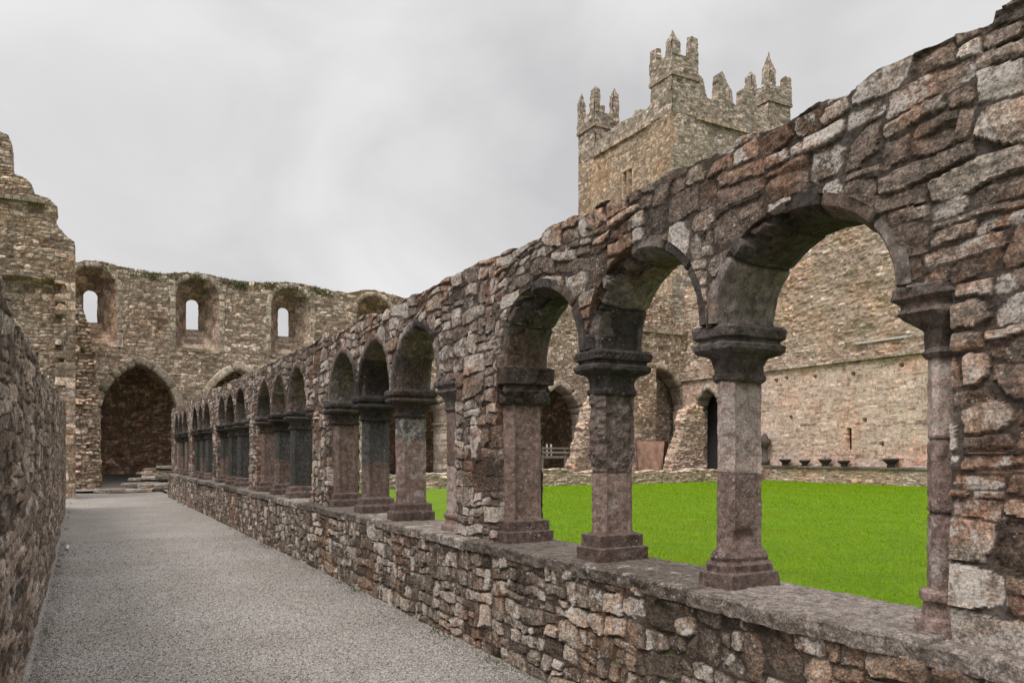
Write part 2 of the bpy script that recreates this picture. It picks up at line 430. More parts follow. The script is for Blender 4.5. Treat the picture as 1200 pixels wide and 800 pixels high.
def stone_mat(name, pal, mortar, lich=(.55, .66), lich_col=(.46, .43, .39), dots=.0, moss=0., moss_col=(.05, .075, .012), stain=.55, stain_col=(.55, .5, .45), bump=.6, fine=70., alt=None, bdist=.012, patch=7., warm=None, dark=.75, spk=1.):
    s = NT(name)
    at = s.n('ShaderNodeAttribute', attribute_name='stone'); sep = s.n('ShaderNodeSeparateColor'); s.l(at.outputs['Color'], sep.inputs[0])
    r, g, b, al = sep.outputs[0], sep.outputs[1], sep.outputs[2], at.outputs['Alpha']
    n_l = s.noise(.9, 4); n_m = s.noise(patch, 8, .62, .4); n_f = s.noise(fine, 6, .7); n_p = s.noise(patch * 3.1, 7, .65)
    base = s.ramp(s.math('ADD', s.math('MULTIPLY', r, .92), s.math('MULTIPLY', s.math('SUBTRACT', n_m, .46), .95), clamp=True), pal)
    if alt is not None: base = s.mix(al, base, alt)
    if warm is not None: base = s.mix(s.rng(s.noise(warm[1], 4, .55), .47, .62), base, warm[0], 'MULTIPLY')
    base = s.mix(1., base, s.grey(s.rng(n_p, .3, .72, .55, 1.4)), 'MULTIPLY')
    base = s.mix(1., base, s.grey(s.rng(n_f, .36, .64, 1 - .45 * spk, 1 + .4 * spk)), 'MULTIPLY')
    n_s = s.noise(fine * 2.3, 4, .75); base = s.mix(1., base, s.grey(s.rng(n_s, .38, .62, 1 - .3 * spk, 1 + .3 * spk)), 'MULTIPLY')
    crust = s.math('MULTIPLY', s.rng(s.noise(patch * 1.9, 9, .72, .6), .53, .60), s.rng(n_s, .40, .56, .35, 1.))
    base = s.mix(s.math('MULTIPLY', crust, dark), base, (.42, .40, .39), 'MULTIPLY')
    base = s.mix(1., base, s.grey(s.rng(g, 0., 1., .70, 1.28)), 'MULTIPLY')
    st = s.rng(s.math('ADD', n_l, s.math('MULTIPLY', s.noise(3.3, 6, .6), .5)), .62, .92, 0., stain)
    base = s.mix(st, base, stain_col, 'MULTIPLY')
    lf = s.rng(s.math('ADD', s.noise(patch * 1.35, 9, .68, .3), s.math('MULTIPLY', s.math('SUBTRACT', g, .5), .30)), lich[0], lich[1])
    base = s.mix(s.math('MULTIPLY', s.math('MULTIPLY', lf, s.rng(n_f, .40, .56, .25, 1.)), .9), base, lich_col)
    if dots > 0:
        v = s.voro(46); v2 = s.voro(17)
        d = s.math('MAXIMUM', s.rng(v, .13, .24, 1, 0), s.rng(v2, .10, .17, 1, 0))
        base = s.mix(s.math('MULTIPLY', s.math('MULTIPLY', d, s.rng(s.noise(4.2, 5), .45, .62)), dots), base, (.52, .49, .46))
    base = s.mix(s.math('MULTIPLY', b, .88), base, s.mix(1., mortar, s.grey(s.rng(s.noise(40, 5), .3, .7, .55, 1.4)), 'MULTIPLY'))
    if moss > 0:
        nz = s.n('ShaderNodeSeparateXYZ'); s.l(s.pos.outputs['Normal'], nz.inputs[0])
        mf = s.math('ADD', s.math('MULTIPLY', nz.outputs[2], .16), s.noise(1.5, 8, .66))
        base = s.mix(s.math('MULTIPLY', s.rng(mf, .72 - moss * .25, .80 - moss * .22), .8), base, moss_col)
    s.l(base, s.b.inputs['Base Color']); s.b.inputs['Roughness'].default_value = .93
    hgt = s.math('ADD', s.math('MULTIPLY', n_p, 1.), s.math('ADD', s.math('MULTIPLY', n_f, .7), s.math('ADD', s.math('MULTIPLY', n_s, .25), s.math('MULTIPLY', s.voro(fine * .8), .25))))
    s.bump(hgt, bump, bdist)
    return s.m

M = {}
PINK = [(0.0, (0.094, 0.076, 0.061)), (0.25, (0.182, 0.137, 0.108)), (0.45, (0.259, 0.19, 0.15)), (0.62, (0.226, 0.187, 0.156)), (0.8, (0.342, 0.267, 0.214)), (1.0, (0.442, 0.374, 0.312))]
M['rubble'] = stone_mat('cloister_rubble', PINK, (.050, .038, .030), bump=.9, lich=(.565, .64), lich_col=(.52, .475, .435), dots=.6, moss=.05, warm=((1.14, .91, .80), 1.7))
M['base_rubble'] = stone_mat('base_rubble', [(p, (c[0] * .93, c[1] * .95, c[2] * .94)) for p, c in PINK], (.055, .042, .032), bump=.9, lich=(.57, .645), lich_col=(.56, .51, .46), dots=.8, moss=.06, warm=((1.12, .92, .80), 1.3))
M['left_rubble'] = stone_mat('dark_rubble', [(p, (c[0] * 1.0, c[1] * .98, c[2] * .95)) for p, c in PINK], (.04, .032, .026), bump=.9, lich=(.60, .68), lich_col=(.42, .38, .34), dots=.2)
GREY = [(0.0, (0.05, 0.042, 0.038)), (0.4, (0.097, 0.082, 0.075)), (0.7, (0.135, 0.112, 0.099)), (1.0, (0.195, 0.163, 0.144))]
M['dressed'] = stone_mat('grey_limestone', GREY, (.035, .03, .026), spk=.6, lich=(.66, .74), lich_col=(.36, .34, .315), dots=.25, stain=.6, bump=.5, fine=110., bdist=.006, warm=((1.1, .93, .82), 2.3))
SHAFT = [(0.0, (0.156, 0.11, 0.096)), (0.5, (0.253, 0.179, 0.153)), (1.0, (0.33, 0.255, 0.223))]
M['shaft'] = stone_mat('pink_sandstone', SHAFT, (.045, .034, .028), spk=.7, lich=(.62, .74), lich_col=(.40, .36, .325), dots=.45, stain=.55, bump=.75, fine=95., dark=.4, alt=(.10, .094, .09), bdist=.006)
M['ledge'] = stone_mat('ledge_slabs', [(0., (.09, .073, .06)), (.5, (.16, .132, .112)), (1., (.24, .203, .177))], (.05, .04, .03), lich=(.6, .72), lich_col=(.42, .385, .35), dots=.5, bump=.8, fine=85., bdist=.008)
NAVE = [(0.0, (0.212, 0.153, 0.114)), (0.3, (0.352, 0.263, 0.199)), (0.55, (0.484, 0.365, 0.28)), (0.8, (0.633, 0.497, 0.401)), (1.0, (0.915, 0.742, 0.633))]
M['nave'] = stone_mat('nave_rubble', NAVE, (.20, .165, .125), lich=(.60, .70), lich_col=(.50, .47, .42), moss=.08, bump=.6, fine=22., bdist=.03, patch=2.5, warm=((1.06, .97, .88), .35))
M['nave_dark'] = stone_mat('aisle_rubble', [(p, (c[0] * 1.35, c[1] * 1.15, c[2] * .98)) for p, c in NAVE], (.22, .17, .125), lich=(.66, .76), lich_col=(.30, .27, .22), bump=.6, fine=22., bdist=.03, patch=2.5)
M['nave_dress'] = stone_mat('nave_dressings', [(0., (.32, .26, .20)), (.5, (.41, .34, .268)), (1., (.51, .43, .35))], (.16, .13, .10), dark=.3, stain=.3, lich=(.63, .73), moss=.04, bump=.5, fine=26., bdist=.02, patch=2.5)
EAST = [(0.0, (0.39, 0.256, 0.2)), (0.3, (0.528, 0.372, 0.299)), (0.6, (0.612, 0.445, 0.365)), (1.0, (0.701, 0.531, 0.446))]
M['east'] = stone_mat('range_rubble', EAST, (.57, .465, .39), lich=(.62, .72), lich_col=(.68, .62, .55), stain=.15, bump=.5, fine=22., bdist=.03, patch=1.8, warm=((1.08, .88, .78), .5))
M['east_up'] = stone_mat('range_upper_rubble', [(0., (.27, .19, .15)), (.35, (.47, .345, .265)), (.65, (.61, .46, .365)), (1., (.74, .62, .53))], (.36, .28, .22), lich=(.60, .70), lich_col=(.5, .46, .41), moss=.02, dark=.5, stain=.3, bump=.5, fine=22., bdist=.03, patch=1.8, warm=((1.1, .92, .76), .3))
TOWER = [(0.0, (0.281, 0.208, 0.151)), (0.35, (0.428, 0.322, 0.238)), (0.65, (0.564, 0.424, 0.317)), (1.0, (0.751, 0.578, 0.457))]
M['tower'] = stone_mat('tower_rubble', [(p, (c[0] * 1.0, c[1] * .94, c[2] * .87)) for p, c in TOWER], (.25, .205, .155), lich=(.62, .72), lich_col=(.56, .52, .45), moss=.06, stain=.4, bump=.5, fine=16., bdist=.03, patch=1.6, warm=((1.08, .92, .76), .22))
M['tower_grey'] = stone_mat('tower_grey_rubble', [(p, (c[0] * .92, c[1] * .95, c[2] * .98)) for p, c in TOWER], (.22, .20, .165), lich=(.60, .70), lich_col=(.62, .58, .52), moss=.09, stain=.45, bump=.5, fine=16., bdist=.03, patch=1.6)
M['slab'] = stone_mat('loose_slabs', [(0., (.20, .17, .14)), (.5, (.30, .26, .22)), (1., (.40, .355, .31))], (.1, .08, .06), dots=.2, bump=.6, fine=50., bdist=.01)

def flat_mat(name, col, var=.25, scale=12., rough=.8, bump=.2, bd=.01, metal=0.):
    s = NT(name); n = s.noise(scale, 6, .6)
    s.l(s.mix(1., col, s.grey(s.rng(n, .3, .7, 1 - var, 1 + var)), 'MULTIPLY'), s.b.inputs['Base Color'])
    s.b.inputs['Roughness'].default_value = rough; s.b.inputs['Metallic'].default_value = metal; s.bump(s.noise(scale * 4, 5), bump, bd); return s.m
M['panel'] = flat_mat('terracotta_panel', (.40, .25, .19), .4, 2.)
M['wood'] = flat_mat('weathered_timber', (.19, .165, .135), .35, 9.)
M['pale'] = flat_mat('pale_paint', (.48, .46, .43), .2)
M['slit'] = flat_mat('rusty_shutter', (.04, .022, .013), .3)
M['bark'] = flat_mat('bark', (.085, .072, .06), .3)
M['lead'] = flat_mat('pale_flashing', (.52, .49, .45), .15)
M['slate_or_dark'] = flat_mat('slates_or_dark_backing', (.05, .048, .046), .3)  # slab colour, also the dark sheet painted in for unlit rooms

s = NT('gravel')                              # crushed grey chippings
v1 = s.voro(105, out=1); v2 = s.voro(105); v3 = s.voro(150, out=1); sepv = s.n('ShaderNodeSeparateColor'); s.l(v1, sepv.inputs[0]); sep3 = s.n('ShaderNodeSeparateColor'); s.l(v3, sep3.inputs[0])
c = s.ramp(sepv.outputs[0], [(0., (.18, .160, .143)), (.4, (.305, .279, .254)), (.75, (.435, .402, .369)), (1., (.62, .582, .543))])
c = s.mix(1., c, s.grey(s.rng(sep3.outputs[1], 0., 1., .72, 1.28)), 'MULTIPLY')
c = s.mix(1., c, s.grey(s.rng(v2, .0, .75, 1.12, .7)), 'MULTIPLY')
c = s.mix(1., c, s.mix(s.rng(s.noise(.7, 6, .6), .38, .64), (.93, .915, .89), (1.07, 1.07, 1.07)), 'MULTIPLY')
s.l(c, s.b.inputs['Base Color']); s.b.inputs['Roughness'].default_value = .95
s.bump(s.math('ADD', s.math('SUBTRACT', 1., v2), s.math('MULTIPLY', s.noise(160, 3), .5)), .8, .012); M['gravel'] = s.m

s = NT('turf')
c = s.mix(s.rng(s.noise(1.1, 6, .6), .35, .65), (.10, .175, .003), (.13, .215, .004))
c = s.mix(1., c, s.grey(s.rng(s.noise(30, 6, .7), .3, .7, .7, 1.3)), 'MULTIPLY')
s.l(c, s.b.inputs['Base Color']); s.b.inputs['Roughness'].default_value = .9; s.bump(s.noise(120, 5, .7), 1., .02); M['turf'] = s.m
s = NT('grass_blades')
c = s.mix(s.rng(s.noise(38, 3, .6), .35, .65), (.130, .258, .002), (.190, .335, .003))
c = s.mix(s.rng(s.noise(.5, 5, .6), .40, .66), c, (1.18, .98, .9), 'MULTIPLY')
s.l(c, s.b.inputs['Base Color']); s.b.inputs['Roughness'].default_value = 1.; s.b.inputs['Specular IOR Level'].default_value = 0.; M['blade'] = s.m
s = NT('earth'); c = s.mix(s.rng(s.noise(.15, 7, .6), .4, .6), (.07, .10, .028), (.055, .085, .02))
s.l(c, s.b.inputs['Base Color']); s.b.inputs['Roughness'].default_value = .95; s.bump(s.noise(9, 6), .8, .1); M['earth'] = s.m
s = NT('wall_weeds'); c = s.mix(s.rng(s.noise(6, 4), .35, .65), (.045, .075, .012), (.085, .105, .022))
s.l(c, s.b.inputs['Base Color']); s.b.inputs['Roughness'].default_value = .8; M['weed'] = s.m

# ------------------------------------------------------------------ camera
H_EYE = 1.6; ANG = math.radians(29.25); F = 905.
cam = bpy.data.cameras.new('camera'); co = bpy.data.objects.new('camera', cam); COL.objects.link(co)
cam.sensor_width = 36; cam.lens = F / 1200 * 36; cam.shift_y = 131 / 1200; cam.clip_end = 3000; cam.clip_start = .05
co.location = (0, 0, H_EYE); co.rotation_euler = (math.pi / 2, 0, -ANG); SC.camera = co

def th(px): return math.atan((px - 600) / F) + ANG
def onY(px, Y): return Y * math.tan(th(px))                  # X of a photo column on the plane y = Y
def onX(px, X): return X / math.tan(th(px))                  # Y of a photo column on the plane x = X
def dep(X, Y): return X * math.sin(ANG) + Y * math.cos(ANG)
def zz(py, X, Y): return H_EYE - (py - 531) * dep(X, Y) / F
def profY(pts, Y): return [(onY(a, Y), zz(b, onY(a, Y), Y)) for a, b in pts]
def profX(pts, X): return [(onX(a, X), zz(b, X, onX(a, X))) for a, b in pts]

# ------------------------------------------------------------------ light
w = bpy.data.worlds.new('World'); SC.world = w; w.use_nodes = True; t = w.node_tree; t.nodes.clear()
def wn(ty, **kw):
    q = t.nodes.new(ty)
    for k, v in kw.items(): setattr(q, k, v)
    return q
SUN_AZ, SUN_EL = math.radians(-115), math.radians(58)         # from the left of the walk, slightly behind
sky = wn('ShaderNodeTexSky', sky_type='NISHITA'); sky.sun_disc = False; sky.sun_elevation = SUN_EL; sky.sun_rotation = SUN_AZ; sky.dust_density = 4; sky.air_density = 1
hs = wn('ShaderNodeHueSaturation'); hs.inputs['Saturation'].default_value = .08
tc = wn('ShaderNodeTexCoord'); mp = wn('ShaderNodeMapping'); mp.inputs['Scale'].default_value = (1, 1, 1.5)
no = wn('ShaderNodeTexNoise'); no.inputs['Scale'].default_value = 2.3; no.inputs['Detail'].default_value = 5; no.inputs['Roughness'].default_value = .5; no.inputs['Distortion'].default_value = .5
rp = wn('ShaderNodeValToRGB'); rp.color_ramp.elements[0].position = .32; rp.color_ramp.elements[0].color = (.48, .478, .488, 1); rp.color_ramp.elements[1].position = .70; rp.color_ramp.elements[1].color = (.745, .74, .745, 1)
sc = wn('ShaderNodeVectorMath', operation='SCALE'); sc.inputs['Scale'].default_value = 9.6
mx = wn('ShaderNodeMix', data_type='RGBA'); mx.inputs[0].default_value = .88
sx = wn('ShaderNodeSeparateXYZ'); mr = wn('ShaderNodeMapRange', interpolation_type='SMOOTHSTEP')      # an overcast sky is brightest overhead
for i, v in ((1, .48), (2, .88), (3, 9.6), (4, 30.)): mr.inputs[i].default_value = v
t.links.new(tc.outputs['Generated'], sx.inputs[0]); t.links.new(sx.outputs[2], mr.inputs[0]); t.links.new(mr.outputs[0], sc.inputs['Scale'])
bg = wn('ShaderNodeBackground'); bg.inputs['Strength'].default_value = .1; wo = wn('ShaderNodeOutputWorld')
for a, b in ((sky.outputs[0], hs.inputs['Color']), (tc.outputs['Generated'], mp.inputs[0]), (mp.outputs[0], no.inputs['Vector']), (no.outputs[0], rp.inputs[0]), (rp.outputs[0], sc.inputs[0]),
             (hs.outputs[0], mx.inputs[6]), (sc.outputs[0], mx.inputs[7]), (mx.outputs[2], bg.inputs['Color']), (bg.outputs[0], wo.inputs[0])): t.links.new(a, b)
sl = bpy.data.lights.new('sun', 'SUN'); sl.energy = 1.5; sl.angle = math.radians(26); sl.color = (1, .955, .90)
so = bpy.data.objects.new('sun', sl); COL.objects.link(so)
sdir = Vector((math.sin(SUN_AZ) * math.cos(SUN_EL), math.cos(SUN_AZ) * math.cos(SUN_EL), math.sin(SUN_EL)))
so.rotation_euler = sdir.to_track_quat('Z', 'Y').to_euler(); so.location = (-20, -20, 40)
vs_ = SC.view_settings; vs_.view_transform = 'Standard'; vs_.look = 'None'; vs_.exposure = 0.40; vs_.gamma = 1; vs_.use_curve_mapping = False

# ------------------------------------------------------------------ ground
def sheet(name, xs, ys, zf, mat, kind='structure'):
    X, Y = np.meshgrid(xs, ys); Zv = zf(X, Y) + 0 * X
    n, m = X.shape; i = np.arange(n * m).reshape(n, m)
    q = np.stack([i[:-1, :-1], i[:-1, 1:], i[1:, 1:], i[1:, :-1]], -1).reshape(-1, 4)
    o = link(name, build_mesh(name, np.stack([X, Y, Zv], -1).reshape(-1, 3), q), mat); o['kind'] = kind; return o
sheet('ground', np.array([-900, -300, -60, -20, 0, 20, 60, 300, 900.]), np.array([-900, -300, -60, 0, 30, 60, 100, 300, 900.]), lambda X, Y: X * 0 - .06, M['earth'])
LAWN = .15
def path_z(X, Y): return .012 * fbm(X * .7, Y * .7, 0, 3, 3) + .004 * fbm(X * 6, Y * 6, 0, 3, 4) + .035 * np.exp(-((X + .35) / .3) ** 2) + .025 * np.exp(-((X - 2.8) / .22) ** 2)
sheet('path', lin(-.75, 3.0, .06), geo(-3, 35.4, .06, .006), path_z, M['gravel'])
def lawn_z(X, Y): return LAWN + .02 * fbm(X * .35, Y * .35, 0, 3, 8)
sheet('lawn', lin(3.2, 32.2, .5), lin(-6, 29.4, .5), lawn_z, M['turf'])
def walk_z(X, Y): return .10 + sstep(35.0, 47, Y) * .42 + .015 * fbm(X * .6, Y * .6, 0, 3, 13)
sheet('raised_ground', lin(-8, 46, .3), lin(35.0, 62, .3), walk_z, M['gravel'])
sheet('north_walk', lin(3.0, 33, .4), lin(29.3, 35.2, .3), lambda X, Y: .1 + .02 * fbm(X, Y, 0, 3, 2), M['gravel'])

# grass blades on the lawn
def blades(name, n, sample, hmin, hmax, wbase, mat, seed, lean=.5):
    g = np.random.default_rng(seed); p, sc_ = sample(g, n); n = len(p)
    a = g.uniform(0, 2 * math.pi, n); h = g.uniform(hmin, hmax, n) * sc_; wd = wbase * sc_ * g.uniform(.7, 1.3, n)
    d = np.stack([np.cos(a), np.sin(a), 0 * a], -1); b = g.uniform(0, 2 * math.pi, n); ln = g.uniform(.1, lean, n) * h
    L = np.stack([np.cos(b) * ln, np.sin(b) * ln, h], -1)
    v = np.stack([p - d * wd[:, None], p + d * wd[:, None], p + L], 1).reshape(-1, 3)
    o = link(name, build_mesh(name, v, None, None, np.arange(3 * n).reshape(-1, 3), False), mat); o['kind'] = 'stuff'; return o
def samp_lawn(g, n):
    r = np.exp(g.uniform(math.log(4.2), math.log(44), n)); a = g.uniform(math.radians(30), math.radians(76), n)
    x, y = r * np.sin(a), r * np.cos(a); k = (x > 3.35) & (x < 31.9) & (y < 29.2) & (y > 0)
    x, y, r = x[k], y[k], r[k]
    return np.stack([x, y, lawn_z(x, y) - .004], -1), (.75 + .045 * np.maximum(0, r - 6))
blades('lawn_grass', 420000, samp_lawn, .018, .036, .0035, M['blade'], 4, 1.2)

# loose chippings on the walk
def pebbles():
    g = np.random.default_rng(9); n = 26000
    y = np.exp(g.uniform(math.log(4.0), math.log(16), n)); x = g.uniform(-.3, 2.8, n)
    edge = g.random(n) < .25; x = np.where(edge, np.where(g.random(n) < .5, -.3 + np.abs(g.normal(0, .1, n)), 2.8 - np.abs(g.normal(0, .12, n))), x)
    r = g.uniform(.004, .011, n)
    base = np.array([(1, 0, 0), (0, 1, 0), (-1, 0, 0), (0, -1, 0), (0, 0, .7), (0, 0, -.5)], float)
    tri = np.array([(0, 1, 4), (1, 2, 4), (2, 3, 4), (3, 0, 4), (1, 0, 5), (2, 1, 5), (3, 2, 5), (0, 3, 5)])
    v = base[None] * (r[:, None, None] * g.uniform(.6, 1.3, (n, 6, 1)))
    a = g.uniform(0, 6.3, n); ca, sa = np.cos(a)[:, None], np.sin(a)[:, None]
    v = np.stack([v[..., 0] * ca - v[..., 1] * sa, v[..., 0] * sa + v[..., 1] * ca, v[..., 2]], -1)
    v = v + np.stack([x, y, path_z(x, y) + r * .3], -1)[:, None]
    o = link('loose_gravel', build_mesh('loose_gravel', v.reshape(-1, 3), None, None, (tri[None] + 6 * np.arange(n)[:, None, None]).reshape(-1, 3), False), M['gravel']); o['kind'] = 'stuff'
pebbles()

# ------------------------------------------------------------------ the cloister arcade
LEDGE_Z = .885; TOP_Z = 3.19; FX = 2.93; BX = 3.35; YEND = 30.45; PER = 4.78
arcade = thing('cloister_arcade', 'long ruined cloister arcade of pinkish rubble with triple arches on a low wall', 'arcade', (0, 0, 0))
NEAR = dict(w=(.12, .38), h=(.06, .24), lift=(.24, .40), depth=.025, bev=.006, gap=.0, wob=.34, rough=.62, strata=.25, bulge=.018, edge=.30, flat=True, fill=.44)
SPRING = 2.285
bays = []
for k in range(-1, 6):
    o = PER * k
    bays.append(dict(c=[3.07 + o, 4.22 + o, 5.45 + o], left=(1.87 if k < 0 else 6.43 + o), start=(1.73 if k == 0 else 1.40 + o)))
def arch_list():
    out = []
    for k, b in enumerate(bays[1:]):
        p1, p2, p3 = b['c']; r = b['start']
        lo1 = r + (.265 if k == 0 else .44)
        for j, (lo, hi) in enumerate(((lo1, p1 - .06), (p1 + .06, p2 - .06), (p2 + .06, p3 - .06))):
            a = (hi - lo) / 2
            rise = (.445, .525, .505)[j] if k == 0 else (.57, .60, .60)[j] if k == 1 else (.63, .62, .62)[j]
            out.append((k, j, (lo + hi) / 2, a, rise))
    return out
ARCHES = arch_list()
def topline(u): return TOP_Z + .035 * fbm(u * 1.6, 0, 0, 4, 77) + .03 * fbm(u * 5, 3, 0, 2, 78) + .04 * (u < 1.6)
RING = .058
def arcade_solid(u, v):
    s = np.minimum(topline(u) - v, YEND + .05 * fbm(v * 4, 0, 0, 3, 5) - u)
    for (k, j, c, a, rise) in ARCHES:
        s = np.minimum(s, -s_arch_open(u, v, c, LEDGE_Z - .2, SPRING, a + RING, rise + RING))
    for b in bays[1:]:
        s = np.minimum(s, -s_rect(u, v, b['start'] + .03, b['c'][2] - .02, LEDGE_Z - .2, SPRING - .02))
    return s
us = geo(-.6, YEND, .0075, .0029)
wall('upper_wall', arcade, M['rubble'], (FX, 0, 0), (0, 1, 0), (-1, 0, 0), us, lin(LEDGE_Z - .03, TOP_Z + .12, .008), NEAR, 21, arcade_solid, T=.40, ns=8, jit=.03)
wall('back_face', arcade, M['rubble'], (BX - .03, 0, 0), (0, 1, 0), (1, 0, 0), geo(-.6, YEND, .03, .012), lin(LEDGE_Z - .03, TOP_Z + .12, .035), NEAR, 22, arcade_solid, T=0)
LOW = dict(w=(.09, .28), h=(.07, .22), lift=(.2, .36), depth=.026, bev=.006, gap=.0, wob=.36, rough=.65, strata=.25, bulge=.022, edge=.30, flat=True, fill=.42)
wall('base_wall', arcade, M['base_rubble'], (2.83, 0, 0), (0, 1, 0), (-1, 0, 0), geo(-.6, YEND + .2, .010, .0034), lin(-.05, LEDGE_Z - .06, .0085), LOW, 33,
     None, T=.5, ns=1)
wall('base_back_face', arcade, M['base_rubble'], (3.36, 0, 0), (0, 1, 0), (1, 0, 0), geo(-.6, YEND + .2, .04, .012), lin(-.05, LEDGE_Z - .03, .05), LOW, 34, None, T=0)
# ledge slabs
def make_ledge():
    ys = geo(-.6, YEND + .25, .012, .0045)
    g = random.Random(5); cuts = [-.6]
    while cuts[-1] < YEND: cuts.append(cuts[-1] + g.uniform(.55, 1.5))
    cuts = np.array(cuts)
    ci = np.searchsorted(cuts, ys) ; dj = np.min(np.abs(ys[:, None] - cuts[None]), 1)
    x0, x1, zt, zb = 2.785, 3.42, LEDGE_Z, LEDGE_Z - .082
    prof = [(x0 + .03, zb)] + [(x0 + .004, zb + f * .070) for f in np.linspace(0, 1, 8)] + [(x0 + .012, zt - .006)] + [(x0 + .02 + (x1 - x0 - .03) * f, zt) for f in np.linspace(0, 1, 34)] + [(x1, zt - .01), (x1, zb)]
    pr = np.array(prof); rr = np.random.default_rng(4).random((len(cuts) + 1, 4))
    X = pr[None, :, 0] + 0 * ys[:, None]; Zv = pr[None, :, 1] + 0 * ys[:, None]; Y = ys[:, None] + 0 * X
    front = np.exp(-((X - x0) / .05) ** 2)
    X = X + front * ((rr[ci, 0] - .5) * .035)[:, None] + front * (.022 * fbm(Y * 3.5, Zv * 6, 0, 4, 61) + .016 * fbm(Y * 18, Zv * 22, 0, 4, 62))
    Zv = Zv + ((rr[ci, 1] - .5) * .012)[:, None] + .006 * fbm(X * 5, Y * 5, 0, 4, 63) + .006 * fbm(X * 22, Y * 22, 0, 4, 64) - front * .012 * np.abs(fbm(Y * 7, X, 0, 3, 66))
    gr = np.exp(-(dj / .012) ** 2)[:, None]
    Zv = Zv - gr * .014 * (Zv > zt - .04); X = X + gr * .012 * front
    A = np.zeros(X.shape + (4,)); A[..., 0] = (rr[ci, 2])[:, None]; A[..., 1] = rr[ci, 3][:, None]; A[..., 2] = gr * .9
    n, m = X.shape; i = np.arange(n * m).reshape(n, m)
    q = np.stack([i[:-1, :-1], i[:-1, 1:], i[1:, 1:], i[1:, :-1]], -1).reshape(-1, 4)
    V = np.stack([X, Y, Zv], -1)
    me = build_mesh('ledge', V.reshape(-1, 3), q, A.reshape(-1, 4), None, False); o = link('ledge', me, M['ledge'], arcade)
make_ledge()

# pillars: base, shaft, capital and springer
CX = 3.14
def flute(V):
    # the long faces are a thin web between two end shafts: sink the middle of the web a little
    x, y, z = V[..., 0], V[..., 1], V[..., 2]
    k = sstep(.098, .088, np.abs(x)) * (np.abs(y) > .05)
    V[..., 1] = y - np.sign(y) * .020 * k; return V
def drums(cuts, seed, bands):
    g = random.Random(seed); R = [(g.random(), g.random()) for _ in range(len(cuts) + 1)]
    def f(z):
        i = np.searchsorted(np.array(cuts), z); r = np.array([q[0] for q in R])[i]; g2 = np.array([q[1] for q in R])[i]
        m = np.zeros_like(z)
        for c in cuts: m = np.maximum(m, np.exp(-((z - c) / .007) ** 2) * .8)
        return r, g2, m
    return f
def joint_groove(cuts, depth=.008):
    def f(V):
        s = np.zeros_like(V[..., 2])
        for c in cuts: s = s + np.exp(-((V[..., 2] - c - .012 * fbm(V[..., 0] * 9, V[..., 1] * 9, 0, 2, int(c * 100))) / .008) ** 2)
        r = np.stack([V[..., 0], V[..., 1]], -1); n = r / np.maximum(np.linalg.norm(r, axis=-1, keepdims=True), 1e-6)
        V[..., :2] -= n * (s * depth)[..., None]; return V
    return f
SH_T, CAP_T = 2.015, 2.285
